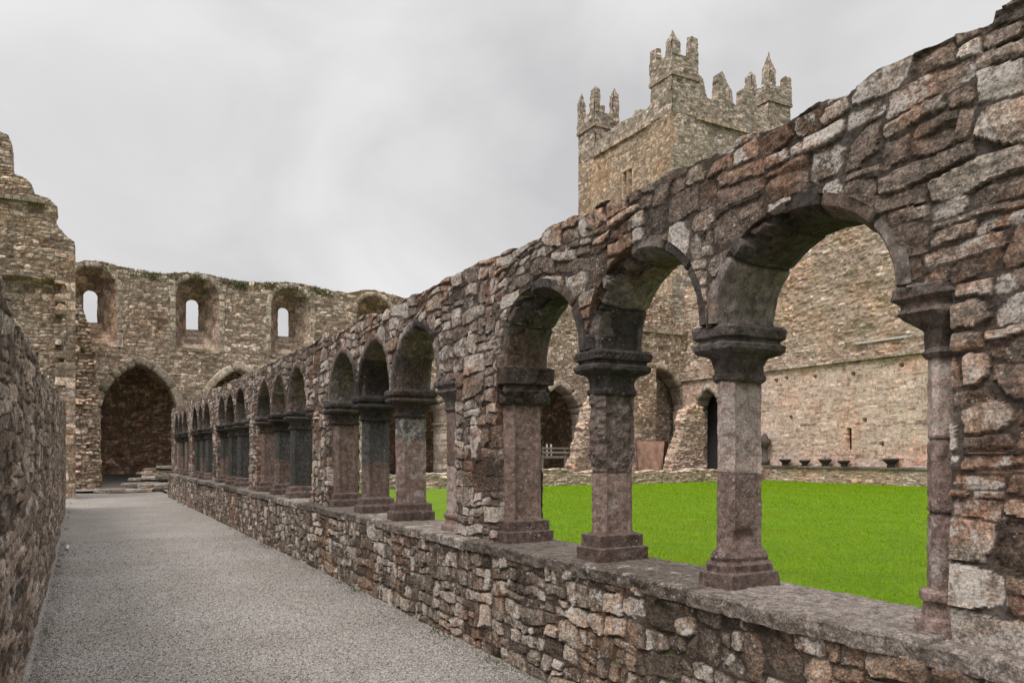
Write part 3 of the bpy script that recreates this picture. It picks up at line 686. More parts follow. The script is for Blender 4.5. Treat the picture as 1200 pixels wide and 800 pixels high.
def pillar(name, y, style, seed, k, dz, dark_from=None):
    root = joint(name, arcade, (CX, y, LEDGE_Z)); z0 = LEDGE_Z
    L = lambda secs: [(s[0] - z0, *s[1:]) for s in secs]
    sx_ = .88 if style == 'moulded' else .92 if style == 'broken' else 1.
    S_ = lambda secs: [(q[0], q[1] * sx_, q[2] * sx_, q[3]) for q in secs]
    if style == 'moulded':                                    # attic base with a roll
        bs = L([(z0 - .02, .205, .125, .02), (z0 + .075, .200, .12, .03), (z0 + .085, .188, .108, .05), (z0 + .12, .192, .112, .06), (z0 + .14, .172, .095, .06), (z0 + .16, .178, .10, .065), (z0 + .185, .165, .086, .06), (z0 + .20, .150, .075, .055)]); zb = z0 + .195
    else:                                                     # two plain steps
        bs = L(S_([(z0 - .02, .226, .146, .010), (z0 + .088, .224, .144, .010), (z0 + .098, .202, .122, .010), (z0 + .172, .199, .119, .012), (z0 + .185, .172, .092, .05), (z0 + .19, .168, .088, .055)])); zb = z0 + .18
    loft('base', root, M['shaft'] if style == 'moulded' else M['shaft'], bs, k=k, dz=dz, noise=.005, seed=seed, chips=.012 if style == 'moulded' else .006,
         rnd=lambda z: (np.full_like(z, random.Random(seed).random() * .2), np.full_like(z, .12), np.zeros_like(z)))
    cuts = {0: [z0 + .62 - z0], 1: [z0 + .60 - z0], 2: [], 3: [.55]}[seed % 4]
    g = random.Random(seed + 40)
    if style == 'broken': cuts = [.585]
    def eroded(V):
        V = joint_groove(cuts)(V)
        if style == 'broken':                                 # eroded upper drum that stands proud of a clean lower one
            z = V[..., 2]; r = np.stack([V[..., 0], V[..., 1]], -1); n = r / np.maximum(np.linalg.norm(r, axis=-1, keepdims=True), 1e-6)
            b = sstep(.58 + .02, .62, z + .02 * fbm(V[..., 0] * 12, V[..., 1] * 12, 0, 2, 3))
            V[..., :2] += n * (b * (.016 + .030 * fbm(V[..., 0] * 16, V[..., 1] * 16, z * 16, 4, 9) - .02 * sstep(.68, .60, z)))[..., None]
        if style == 'moulded':                                # a broken scar near the foot
            z = V[..., 2]; m = np.exp(-((z - .27) / .035) ** 2 - ((V[..., 0] + .02) / .07) ** 2) * (V[..., 1] < 0)
            V[..., 1] += .05 * m
        return V
    dk = None
    if style == 'broken': dk = lambda z, V: .5 * sstep(.585, .60, z)
    if style == 'moulded': dk = lambda z, V: .25 * sstep(.70, .71, z)
    if dark_from is not None:
        lo, hi = dark_from
        dk = lambda z, V: sstep(lo - .012, lo + .012, z + .03 * fbm(V[..., 0] * 7, V[..., 1] * 7, 0, 3, seed)) * sstep(hi + .012, hi - .012, z)
    s0 = .092
    loft('shaft', root, M['shaft'], S_([(zb - z0, .170, s0 - .006, .056), (zb - z0 + .03, .168, s0 - .010, .056), (SH_T - z0, .166, s0 - .012, .055)]), k=k, dz=dz, noise=.006, seed=seed + 1, fac=flute,
         rnd=drums(cuts, seed, None), extra=eroded, dark=dk, chips=.004, tilt=((g.random() - .5) * .006, (g.random() - .5) * .006))
    ct = [(SH_T - .035, .172, .092, .055), (SH_T - .02, .188, .106, .06), (SH_T, .190, .108, .06), (SH_T + .012, .176, .092, .055), (SH_T + .04, .174, .090, .05), (SH_T + .085, .182, .100, .045), (SH_T + .105, .198, .116, .04),
          (SH_T + .118, .240, .158, .04), (SH_T + .135, .256, .174, .04), (SH_T + .160, .258, .176, .04), (SH_T + .174, .236, .154, .04), (SH_T + .19, .232, .150, .04), (SH_T + .202, .254, .172, .035), (SH_T + .245, .256, .176, .03), (CAP_T - .005, .238, .158, .025)]
    if style == 'block':                                      # mouldings sheared off, two rough blocks left
        ct = [(SH_T - .03, .185, .105, .05), (SH_T - .01, .205, .13, .03), (SH_T + .08, .215, .14, .03), (SH_T + .13, .200, .12, .03), (SH_T + .14, .225, .15, .012), (SH_T + .265, .228, .152, .012), (CAP_T + .003, .215, .14, .02)]
    if style == 'broken':
        def cf(V):
            z, y_ = V[..., 2], V[..., 1]                       # little brackets under the abacus, rope on its upper roll
            m = sstep(.06, .0, z - (SH_T - z0)) * np.exp(-((np.abs(V[..., 0]) - .11) / .045) ** 2) * (z > SH_T - z0 - .03)
            V[..., 1] = y_ + np.sign(y_) * .03 * m
            rp_ = np.exp(-((z - (SH_T - z0 + .225)) / .012) ** 2) * np.sin((V[..., 0] + V[..., 1]) * 190 + z * 120) * .006
            V[..., 0] += np.sign(V[..., 0]) * rp_ * .4; V[..., 1] += np.sign(y_) * rp_; return V
    else: cf = None
    loft('capital', root, M['dressed'], S_(L(ct)), k=k, dz=dz * .8, noise=.006, seed=seed + 2, chips=.05 if style == 'block' else .014, extra=cf,
         rnd=lambda z: (np.full_like(z, random.Random(seed + 9).random() * .5), np.full_like(z, .3), np.zeros_like(z)))
    loft('springer', root, M['dressed'], L([(CAP_T - .01, .195, .085, .02), (CAP_T + .07, .2, .088, .02), (CAP_T + .19, .2, .108, .02), (CAP_T + .24, .2, .13, .02)]), k=k, dz=dz, noise=.006, seed=seed + 3, chips=.012,
         rnd=lambda z: (np.full_like(z, .55 + .4 * random.Random(seed + 4).random()), np.full_like(z, .4), np.zeros_like(z)))
    return root
def copy_pillar(src, y):
    c = src.copy(); COL.objects.link(c); c.location = (CX, y, LEDGE_Z); c.parent = arcade
    for ch in src.children:
        d = ch.copy(); COL.objects.link(d); d.parent = c
    return c
pillar('pillar', bays[1]['c'][0], 'moulded', 101, 22, .009)
pillar('pillar', bays[1]['c'][1], 'broken', 205, 22, .009)
pillar('pillar', bays[1]['c'][2], 'block', 306, 20, .010)
b2 = bays[2]
v1_ = pillar('pillar', b2['c'][0], 'plain', 410, 14, .016, (.87, 1.2))
v2_ = pillar('pillar', b2['c'][1], 'plain', 503, 14, .016, (.60, 1.2))
v3_ = pillar('pillar', b2['c'][2], 'plain', 602, 14, .016)
b3 = bays[3]
v4_ = pillar('pillar', b3['c'][0], 'plain', 714, 12, .02, (.14, 1.2))
copy_pillar(v2_, b3['c'][1]); copy_pillar(v3_, b3['c'][2])
for b, order in zip(bays[4:], ((v4_, v4_, v2_), (v4_, v2_, v4_), (v3_, v2_, v3_))):
    for src, y in zip(order, b['c']): copy_pillar(src, y)

# engaged shafts on the rubble piers
def respond(y, seed, k, dz, near=False, wy=0.):
    root = joint('engaged_shaft', arcade, (CX, y, LEDGE_Z)); z0 = LEDGE_Z
    L = lambda secs: [(s[0] - z0, s[1], s[2] + wy, s[3]) for s in secs]
    loft('base', root, M['shaft'], L([(z0 - .02, .19, .10, .03), (z0 + .05, .185, .095, .03), (z0 + .06, .165, .085, .05), (z0 + .11, .158, .08, .05), (z0 + .125, .175, .092, .06), (z0 + .155, .175, .092, .06), (z0 + .17, .15, .072, .05)]), k=k, dz=dz, noise=.006, seed=seed, chips=.014)
    cuts = [.47, .77] if near else [.6]
    loft('shaft', root, M['shaft'], [(.16, .152, .068 + wy, .052), (SH_T - z0, .150, .066 + wy, .052)], k=k, dz=dz, noise=.005, seed=seed + 1, rnd=drums(cuts, seed, None), extra=joint_groove(cuts, .012), chips=.008)
    ct = [(SH_T - .03, .155, .07, .05), (SH_T - .01, .168, .082, .055), (SH_T + .01, .155, .072, .05), (SH_T + .08, .165, .082, .05), (SH_T + .12, .20, .115, .04), (SH_T + .15, .225, .14, .035), (SH_T + .17, .21, .125, .03), (SH_T + .19, .212, .13, .03),
          (SH_T + .21, .235, .155, .03), (CAP_T - .02, .235, .155, .03), (CAP_T, .22, .14, .03)]
    loft('capital', root, M['dressed'], L(ct), k=k, dz=dz * .8, noise=.008, seed=seed + 2, chips=.02)
    return root
r0 = respond(bays[0]['left'], 811, 18, .009, True); r1 = respond(bays[1]['left'], 822, 16, .016, False, .135)
for b in bays[2:]:
    c = r1.copy(); COL.objects.link(c); c.location = (CX, b['left'], LEDGE_Z); c.parent = arcade
    for ch in r1.children: d = ch.copy(); COL.objects.link(d); d.parent = c

# arches
def chip_fn(seed, lo, hi, amt):
    def f(t, o, d):
        m = sstep(lo, lo + .05, t) * sstep(hi, hi - .03, t)
        nz = .45 + 1.1 * fbm(t * 11, d * 6, o * 4, 4, seed, .65); nz = .35 * nz + .65 * np.round(nz * 3.2) / 3.2
        face = sstep(.20, .02, d)
        d2 = d + m * face * amt * np.maximum(nz, 0.1); o2 = o + m * face * .055 * np.maximum(nz, 0) * (o < .05)
        return o2, d2
    return f
PROF = [(.074, -.024), (.010, -.024), (0., -.012), (-.032, .075), (-.032, .33), (0., .405), (.074, .41)]
CH = {(0, 0): (901, .50, .72, .17), (0, 1): (902, .50, .95, .22), (0, 2): (903, .52, .95, .22)}
for (k, j, c, a, rise) in ARCHES:
    near = k == 0
    ch = chip_fn(*CH[(k, j)]) if (k, j) in CH else None
    n = 150 if near else 64 if k < 3 else 32
    arch_ring('arch', arcade, M['dressed'], (FX, 0, 0), (0, 1, 0), (-1, 0, 0), c, SPRING, a, rise, PROF, 5 if near else 4, 1000 + k * 10 + j, n=n, pd=.016 if near else .035 if k < 3 else .06, noise=.007, chip=ch)

# ------------------------------------------------------------------ left wall
lw = thing('rubble_wall', 'dark rough rubble wall running close along the left edge of the gravel path', 'wall')
LEFT = dict(w=(.2, .75), h=(.06, .2), lift=(.2, .4), depth=.026, bev=.007, gap=.0, wob=.36, rough=.6, strata=.4, bulge=.03, edge=.30, flat=True)
def ltop(u): return 2.27 + .028 * u + .10 * fbm(u * .9, 0, 0, 4, 41) + .05 * fbm(u * 5, 0, 0, 2, 42)
def lsol(u, v): return np.minimum(ltop(u) - v, 25.2 + .25 * fbm(v * 2.5, 1, 0, 3, 43) - u)
wall('wall_face', lw, M['left_rubble'], (-.36, 0, 0), (0, 1, 0), (1, 0, 0), geo(2.0, 25.6, .011, .0036), lin(-.05, 3.5, .014), LEFT, 51, lsol, T=.7, ns=3, jit=.05)
# ------------------------------------------------------------------ tall ruin at the left
MID = dict(w=(.14, .45), h=(.08, .24), lift=(.3, .55), depth=.04, bev=.02, gap=.003, wob=.4, rough=.8, strata=.5, bulge=.06, edge=.3)
def poly_sd(pts):
    P = np.array(pts, float); Q = np.roll(P, -1, 0)
    def f(u, v):
        u, v = np.broadcast_arrays(np.asarray(u, float), np.asarray(v, float))
        best = np.full(u.shape, 1e9); ins = np.zeros(u.shape, bool)
        for (ax, ay), (bx, by) in zip(P, Q):
            ex, ey = bx - ax, by - ay; L = ex * ex + ey * ey
            if L < 1e-12: continue
            t_ = np.clip(((u - ax) * ex + (v - ay) * ey) / L, 0, 1)
            best = np.minimum(best, np.hypot(u - ax - t_ * ex, v - ay - t_ * ey))
            c_ = ((ay > v) != (by > v)) & (u < (bx - ax) * (v - ay) / (by - ay + 1e-12) + ax); ins ^= c_
        return np.where(ins, best, -best)
    return f
def ragged(f, amp, sc, seed):
    return lambda u, v: f(u, v) + amp * fbm(u * sc, v * sc, 0, 5, seed, .6)
RY = 31.0
ruin = thing('ruined_gable', 'tall broken wall with a stepped ragged top standing beyond the dark left wall', 'ruin', (0, 0, 0))
pr = profY([(-60, 640), (-60, 150), (-8, 150), (2, 156), (10, 159), (13, 166), (15, 204), (27, 208), (36, 216), (40, 228), (58, 232), (67, 243), (64, 258), (68, 266), (79, 277), (87, 284)], RY)
pr = pr + [(onY(87.5, RY), -.1)]; pr[0] = (pr[0][0], -.1)
wall('wall_face', ruin, M['nave'], (0, RY, 0), (1, 0, 0), (0, -1, 0), lin(-4.5, .15, .03), lin(-.1, 14.2, .03), MID, 61, ragged(poly_sd(pr), .07, 2.2, 6), T=1.2, ns=3, jit=.05,
     off=lambda u, v: -.45 * sstep(.08, 0, u - onY(70, RY) + .10 * fbm(v * 2.2, 0, 0, 3, 9)) * sstep(.08, 0, v - zz(330, -1, RY) + .12 * fbm(u * 2, 3, 0, 3, 9)))
a_ = Acc()                                        # string course across it
for i in range(14): 
    x0, x1 = -4.3 + i * .235, -4.3 + (i + 1) * .235 - .012
    if x1 < onY(60, RY): box_acc(a_, x0, x1, RY - .22 - .02 * random.random(), RY + .1, zz(236, -1, RY) - .14, zz(236, -1, RY), (random.random(), random.random(), 0, 0))
link('string_course', a_.mesh('string_course', False), M['nave_dress'], ruin)
def qsol_(u, v): return u - onY(87.5, RY) + .42 + .16 * np.sign(np.sin(v * 9.1 + np.sin(v * 3.7) * 2)) + .03 * fbm(v * 6, 0, 0, 2, 5)
wall('quoin_stones', ruin, M['nave'], (0, RY - .06, 0), (1, 0, 0), (0, -1, 0), lin(onY(87.5, RY) - .62, onY(87.5, RY) + .02, .03), lin(-.05, zz(300, 0, RY), .03), QUO, 62, qsol_, T=.9, ns=3)

# ------------------------------------------------------------------ nave wall with clerestory
NY = 38.0
nave = thing('nave_wall', 'long church wall with round headed clerestory windows and pointed arches beyond the path', 'church wall')
FAR = dict(w=(.14, .42), h=(.09, .26), lift=(.3, .5), depth=.036, bev=.02, gap=.003, wob=.35, rough=.7, strata=.3, bulge=.06, edge=.25)
WIN = [.52 + 4.22 * k for k in range(4)]; NARCH = [2.34, 6.56, 10.9, 15.4, 20.0, 24.5]
def ntop(u): return 9.72 + .10 * fbm(u * .7, 0, 0, 4, 90) + .05 * fbm(u * 4, 0, 0, 2, 91) + 1.9 * sstep(17.5, 19, u) + .22 * sum(np.exp(-((u - c) / .9) ** 2) for c in WIN)
ASP, AA, AR = 3.25, 1.54, 2.3
def nsol(u, v):
    s = ntop(u) - v
    for c in WIN: s = np.minimum(s, -s_arch_open(u, v, c, 6.25, 8.72, 1.12, 1.07))
    for c in NARCH: s = np.minimum(s, -s_arch_open(u, v, c, -.5, ASP, AA + .31, AR + .33))
    return s
wall('wall_face', nave, M['nave'], (0, NY, 0), (1, 0, 0), (0, -1, 0), np.concatenate([lin(-9, -.8, .12), lin(-.75, 15.5, .036), lin(15.6, 33.2, .07)]), lin(0, 12.1, .038), FAR, 71, nsol, T=1.1, ns=2, jit=.02)
for i, c in enumerate(NARCH):
    arch_ring('arch', nave, M['nave_dress'], (0, NY, 0), (1, 0, 0), (0, -1, 0), c, ASP, AA, AR, [(.36, -.06), (.03, -.06), (0, .03), (-.02, .55), (.0, 1.1), (.36, 1.1)], 17, 300 + i, n=80, pd=.12, noise=.012, groove=.03)
    for sgn in (-1, 1):                               # jambs under the arch
        e = c + sgn * AA; strip('jamb', nave, M['nave_dress'], (0, NY - .03, 0), (1, 0, 0), (0, -1, 0), min(e, e + sgn * .34), max(e, e + sgn * .34), 0, ASP - .12, 1.1, 52 + i)
        a_ = Acc(); e = c + sgn * (AA - .06); box_acc(a_, min(e, e + sgn * .46), max(e, e + sgn * .46), NY - .09, NY + 1.12, ASP - .12, ASP + .012, (.5, .5, 0, 0)); link('impost', a_.mesh('impost', False), M['nave_dress'], nave)
for i, c in enumerate(WIN):                            # splayed window: outer arch shrinking to a slit
    n = 40
    def outl(a, sp, rise, bot, cx):
        x, y, _, _ = arch_curve(a, rise, n); xs = np.concatenate([np.full(10, -a), x, np.full(10, a)]); ys = np.concatenate([np.linspace(bot, sp, 10, endpoint=False), sp + y, np.linspace(sp, bot, 11)[1:]])
        xb = np.linspace(a, -a, 14)[1:-1]; return np.stack([np.concatenate([xs, xb]) + cx, np.concatenate([ys, np.full(12, bot)])], -1)
    rows = []
    A0, A1 = outl(.96, 8.72, .93, 6.25, c), outl(.275, 8.58, .275, 7.42, c - .1)
    for f in np.linspace(0, 1, 26):
        q = A0 + (A1 - A0) * f; y = NY - .03 + 1.13 * f; rows.append(np.column_stack([q[:, 0], np.full(len(q), y), q[:, 1]]))
    rows.append(rows[-1] + np.array([0, .2, 0])); V = np.array(rows)
    nn = fbm(V[..., 0] * 4, V[..., 1] * 4, V[..., 2] * 5, 4, 400 + i); V[..., 0] += nn * .035; V[..., 2] += nn * .03
    k_, m_ = V.shape[:2]; idx = np.arange(k_ * m_).reshape(k_, m_); nx = np.roll(idx, -1, 1)
    Q = np.stack([idx[:-1], nx[:-1], nx[1:], idx[1:]], -1).reshape(-1, 4)
    A = np.zeros((k_, m_, 4)); A[..., 0] = _hash(np.floor(V[..., 1] * 2.4).astype(np.int64), np.floor(V[..., 2] * 4.2).astype(np.int64), np.arange(m_)[None] // 9 + 0 * idx, 7) * .55 + .1; A[..., 1] = A[..., 0] * .8
    for sgn in (-1, 1): strip('jamb', nave, M['nave_dress'], (0, NY - .025, 0), (1, 0, 0), (0, -1, 0), min(c + sgn * .94, c + sgn * 1.16), max(c + sgn * .94, c + sgn * 1.16), 6.25, 8.72, .3, 66 + i)
    win = link('window', build_mesh('window', V.reshape(-1, 3), Q, A.reshape(-1, 4)), M['nave'], nave)
    arch_ring('window_arch', win, M['nave_dress'], (0, NY, 0), (1, 0, 0), (0, -1, 0), c, 8.72, .94, .91, [(.22, -.06), (.0, -.06), (-.02, .3), (.22, .3)], 13, 330 + i, n=48, pd=.12, noise=.014, groove=.03)
# aisle behind the arches: back wall, with an unseen slab added above to shade it
aisle = thing('aisle_wall', 'dark rubble wall seen through the pointed arches and shaded by an added slab', 'wall')
def asol(u, v): return -s_arch_open(u, v, 25.4, -.5, 3.2, .85, 1.3)
wall('wall_face', aisle, M['nave_dark'], (0, 46, 0), (1, 0, 0), (0, -1, 0), lin(-9, 33, .07), lin(0, 6.6, .07), FAR, 81, asol, T=.8, ns=1)
arch_ring('doorway_arch', aisle, M['nave_dress'], (0, 46, 0), (1, 0, 0), (0, -1, 0), 25.4, 3.2, .82, 1.27, [(.26, -.02), (0, -.02), (0, .8), (.26, .8)], 11, 360, n=48, pd=.15, noise=.01)
a_ = Acc(); box_acc(a_, -9, 33, NY + 1.0, 46.8, 6.5, 6.75); link('roof_or_shade_slab', a_.mesh('roof_or_shade_slab', False), M['slate_or_dark'], aisle)

# torn masonry against the left end of the nave wall
SY = 36.7
stub = thing('ruined_buttress', 'ragged torn stub of masonry left of the first pointed arch under the left clerestory window', 'ruin')
pr = profY([(50, 345), (88, 347), (97, 358), (101, 372), (107, 388), (106, 400), (112, 412), (114, 432), (112, 448), (117, 462), (114, 480), (118, 500), (117, 530), (119, 560)], SY); pr += [(pr[-1][0] + .03, -.1), (pr[0][0], -.1)]
wall('wall_face', stub, M['nave'], (0, SY, 0), (1, 0, 0), (0, -1, 0), lin(-2.2, 1.1, .035), lin(-.1, 9.2, .035), dict(FAR, depth=.12, rough=1., bulge=.2), 91, ragged(poly_sd(pr), .09, 2.5, 16), T=1.3, ns=4, jit=.12)

# ------------------------------------------------------------------ crossing tower
TX0, TX1, TY0, TY1, TZ = 33.0, 43.9, 38.0, 48.6, 23.4
tower = thing('church_tower', 'tall square battlemented church tower with stepped corner turrets rising behind the arcade', 'tower')
TS = dict(w=(.2, .52), h=(.11, .30), lift=(.4, .7), depth=.026, bev=.03, gap=.004, wob=.3, rough=.6, strata=.2, bulge=.05, edge=.2)
WY = onX(736, TX0); WZ = zz(213, TX0, WY)
def tsol(u, v):
    s = np.ones_like(u) * 5
    for c in (WY - .30, WY + .30): s = np.minimum(s, -s_rect(u, v, c - .17, c + .17, WZ - 1.1, WZ + .75))
    return s
wall('wall_face', tower, M['tower'], (TX0, 0, 0), (0, 1, 0), (-1, 0, 0), lin(TY0, TY1, .06), lin(8, TZ, .06), TS, 101, tsol, T=.5, ns=1)
wall('wall_face', tower, M['tower_grey'], (0, TY0, 0), (1, 0, 0), (0, -1, 0), lin(TX0, TX1, .06), lin(8, TZ, .06), TS, 102, None, T=0)
wall('wall_face', tower, M['tower_grey'], (TX1, 0, 0), (0, 1, 0), (1, 0, 0), lin(TY0, TY1, .4), lin(8, TZ, .4), TS, 103, None, T=0)
wall('wall_face', tower, M['tower_grey'], (0, TY1, 0), (1, 0, 0), (0, 1, 0), lin(TX0, TX1, .4), lin(8, TZ, .4), TS, 104, None, T=0)
a_ = Acc()
box_acc(a_, TX0 + .5, TX0 + .55, WY - .6, WY + .6, WZ - 1.3, WZ + 1); wn_ = link('window', a_.mesh('window', False), M['slate_or_dark'], tower)
a_ = Acc(); box_acc(a_, TX0 - .09, TX0 + .2, WY - .62, WY + .62, WZ + .78, WZ + .96, (.6, .5, 0, 0)); box_acc(a_, TX0 - .05, TX0 + .2, WY - .125, WY + .125, WZ - 1.1, WZ + .76, (.2, .5, 0, 0))
for q in (-.56, .56): box_acc(a_, TX0 - .04, TX0 + .2, WY + q - .085, WY + q + .085, WZ - 1.1, WZ + .76, (.7, .5, 0, 0))
link('frame', a_.mesh('frame', False), M['tower'], wn_)
a_ = Acc(); box_acc(a_, TX0 + .2, TX1 - .2, TY0 + .2, TY1 - .2, TZ - .3, TZ + .2); link('roof_or_shade_slab', a_.mesh('roof_or_shade_slab', False), M['slate_or_dark'], tower)
a_, c_ = Acc(), Acc()
for i in range(22):
    y = TY0 + 2 + i * .3; x = TX0 + 2 + i * .31
    if y < TY1 - 2: box_acc(a_, TX0 - .16 - .05 * random.random(), TX0 + .1, y, y + .3, TZ - .12, TZ + .12, (random.random(), .5, 0, 0))
    if x < TX1 - 2.2: box_acc(c_, x, x + .31, TY0 - .16 - .05 * random.random(), TY0 + .1, TZ - .12, TZ + .12, (random.random(), .5, 0, 0))
for q in (a_, c_): link('string_course', q.mesh('string_course', False), M['tower_grey'], tower)
PAR = dict(TS, w=(.2, .6), h=(.1, .28))
def parapet(name, prof, O, U, N, mat, seed, rng, T=.55, d=.06, top=4, amp=.15):
    f = ragged(poly_sd(prof), amp, 1.6, seed); u0, u1 = rng
    return wall(name, tower, mat, O, U, N, lin(u0, u1, d), lin(TZ + .02, TZ + top, d), PAR, seed, f, T=T, ns=2, jit=.04)
west = profX([(729, 141), (735, 139), (741, 138), (744, 129), (752, 127), (757, 129), (760, 126), (763, 122), (764, 112), (768, 106), (772, 104)], TX0)
west = [(TY1 - 1.6, TZ - .2), (TY1 - 1.6, TZ + .75)] + west + [(TY0 + 1.2, TZ + 3.2), (TY0 + 1.2, TZ - .2)]
parapet('parapet', west, (TX0 - .02, 0, 0), (0, 1, 0), (-1, 0, 0), M['tower_grey'], 111, (TY0 + 1.0, TY1 - 1.4))
south = profY([(815, 84), (824, 92), (828, 116), (836, 118), (841, 112), (842, 86), (846, 84), (850, 93), (854, 103), (858, 108), (859, 121), (864, 126), (869, 124), (870, 104), (876, 102), (880, 106), (884, 116), (886, 126)], TY0)
south = [(TX0 + 1.2, TZ - .2), (TX0 + 1.2, TZ + 3.4)] + south + [(TX1 - 1.5, TZ + 1.4), (TX1 - 1.5, TZ - .2)]
parapet('parapet', south, (0, TY0 - .02, 0), (1, 0, 0), (0, -1, 0), M['tower_grey'], 112, (TX0 + 1.0, TX1 - 1.3))
# far parapets (their backs show over the near ones)
def cren(u0, u1): 
    p = [(u0, TZ - .2), (u0, TZ + 1.2)]; u = u0
    while u < u1 - 1.8: p += [(u + .5, TZ + 1.2), (u + .55, TZ + 2.2), (u + .85, TZ + 2.2), (u + .9, TZ + 2.8), (u + 1.3, TZ + 2.8), (u + 1.35, TZ + 1.2)]; u += 1.8
    return p + [(u1, TZ + 1.2), (u1, TZ - .2)]
parapet('parapet', cren(TY0 + 1.2, TY1 - 1.2), (TX1 - .6, 0, 0), (0, 1, 0), (-1, 0, 0), M['tower_grey'], 113, (TY0 + 1.0, TY1 - 1.0), d=.12)
parapet('parapet', cren(TX0 + 1.2, TX1 - 1.2), (0, TY1 - .6, 0), (1, 0, 0), (0, -1, 0), M['tower_grey'], 114, (TX0 + 1.0, TX1 - 1.0), d=.12)
TUR = dict(TS, w=(.2, .55), h=(.1, .26), depth=.03)
def turret(cx, cy, z_string, z_par, mer, size, seed):
    root = joint('turret', tower, (cx, cy, TZ))
    hs_ = size / 2
    def boxwalls(nm, x0, x1, y0, y1, z0, z1, d, par, sd, taper=0., point=0.):
        ac = Acc(); o_ = np.array((cx, cy, TZ))
        for (O, U, N, u0, u1) in (((x0, 0, 0), (0, 1, 0), (-1, 0, 0), y0, y1), ((x1, 0, 0), (0, 1, 0), (1, 0, 0), y0, y1), ((0, y0, 0), (1, 0, 0), (0, -1, 0), x0, x1), ((0, y1, 0), (1, 0, 0), (0, 1, 0), x0, x1)):
            wall('', None, None, O, U, N, lin(u0, u1, d), lin(z0, z1, d), TUR, sd, None, T=0, acc=ac); sd += 1
        ac.add([(x0, y0, z1), (x1, y0, z1), (x1, y1, z1), (x0, y1, z1)], [(0, 1, 2, 3)])
        if taper or point:
            for v in ac.v:
                t_ = np.clip((v[:, 2] - z0) / (z1 - z0), 0, 1); k_ = 1 - taper * t_
                if point: k_ = k_ * np.where(t_ > 1 - point, np.maximum(.12, (1 - t_) / point), 1)
                mx_, my_ = (x0 + x1) / 2, (y0 + y1) / 2
                v[:, 0] = mx_ + (v[:, 0] - mx_) * k_; v[:, 1] = my_ + (v[:, 1] - my_) * k_
        for v in ac.v:
            v[:, :2] += np.stack([fbm(v[:, 0] * 2.2, v[:, 1] * 2.2, v[:, 2] * 2.2, 4, 5 + q, .6) for q in (0, 1)], -1) * .11
            v[:, 2] += .16 * fbm(v[:, 0] * 2, v[:, 1] * 2, v[:, 2], 4, 9, .6) * (v[:, 2] > z1 - .3)
        ac.v = [v - o_ for v in ac.v]
        return link(nm, ac.mesh(nm), M['tower_grey'], par)
    boxwalls('turret_base', cx - hs_, cx + hs_, cy - hs_, cy + hs_, TZ, z_string, .07, root, seed)
    a_ = Acc(); e = hs_ + .12; box_acc(a_, -e, e, -e, e, z_string - TZ, z_string - TZ + .2, (.4, .4, 0, 0)); link('string_course', a_.mesh('string_course', False), M['tower_grey'], root)
    e = hs_ + .06; boxwalls('turret_parapet', cx - e, cx + e, cy - e, cy + e, z_string + .2, z_par, .07, root, seed + 10)
    for i, (dx, dy, hz, wx, wy, pt) in enumerate(mer):
        wx, wy = wx * .86, wy * .86
        x0 = cx - e if dx < 0 else cx + e - wx if dx > 0 else cx - wx / 2; y0 = cy - e if dy < 0 else cy + e - wy if dy > 0 else cy - wy / 2
        boxwalls('merlon', x0 + .005, x0 + wx - .005, y0 + .005, y0 + wy - .005, z_par - .02, hz, .07, root, seed + 20 + i * 4, .12, pt)
TU = 2.1; h_ = TU / 2
turret(TX0 + h_, TY0 + h_, 25.75, 27.1, [(-1, -1, 28.75, .75, .75, .45), (-1, 1, 28.2, .6, .75, 0), (1, -1, 28.6, .75, .55, 0), (1, 1, 28.2, .6, .6, 0)], TU, 500)
turret(TX0 + h_, TY1 - h_, 25.6, 26.7, [(-1, -1, 28.7, .62, .7, .15), (-1, 1, 28.9, .5, .55, .4), (1, -1, 28.9, .6, .55, .25), (1, 1, 28.2, .5, .5, 0)], TU, 560)
turret(TX1 - h_ - .1, TY0 + h_, 26.0, 27.2, [(-1, -1, 29.6, .8, .8, .6), (1, -1, 28.2, .7, .6, .15), (-1, 1, 28.9, .6, .7, .2), (1, 1, 28.2, .6, .6, 0)], TU, 620)
turret(TX1 - h_ - .1, TY1 - h_, 25.6, 26.9, [(-1, -1, 28.0, .6, .6, 0), (1, 1, 28.0, .6, .6, 0)], TU, 680)

# ------------------------------------------------------------------ transept wall below the tower
QY = 36.5
trans = thing('transept_wall', 'tan church wall with a tall pointed arch and weathered string course below the tower', 'church wall')
def qtop(u): return 9.35 + .12 * fbm(u, 0, 0, 3, 140)
def qsol(u, v): return np.minimum(qtop(u) - v, -s_arch_open(u, v, 30.7, -.4, 4.3, 2.15, 2.7))
wall('wall_face', trans, M['nave'], (0, QY, 0), (1, 0, 0), (0, -1, 0), lin(27.3, 36, .055), lin(0, 9.6, .055), FAR, 141, qsol, T=1.0, ns=1)
arch_ring('arch', trans, M['nave_dress'], (0, QY, 0), (1, 0, 0), (0, -1, 0), 30.7, 4.3, 1.9, 2.45, [(.38, -.07), (.05, -.07), (0, .05), (0, 1.0), (.38, 1.0)], 19, 370, n=80, pd=.12, noise=.012, groove=.03)
g = random.Random(8)
for sgn in (-1, 1):
    e = 30.7 + sgn * 1.9; strip('jamb', trans, M['nave_dress'], (0, QY - .03, 0), (1, 0, 0), (0, -1, 0), min(e, e + sgn * .4), max(e, e + sgn * .4), 0, 4.3, 1.0, 58)
a_ = Acc()
for i in range(20): x = 28 + i * .4; box_acc(a_, x, x + .385, QY - .16 - .05 * g.random(), QY + .05, zz(389, 31, QY) - .1, zz(389, 31, QY) + .12, (g.random(), g.random(), 0, 0))
link('string_course', a_.mesh('string_course', False), M['nave_dress'], trans)
ac = Acc(); bx0, bx1 = onY(745, 35.3), onY(769, 35.3)
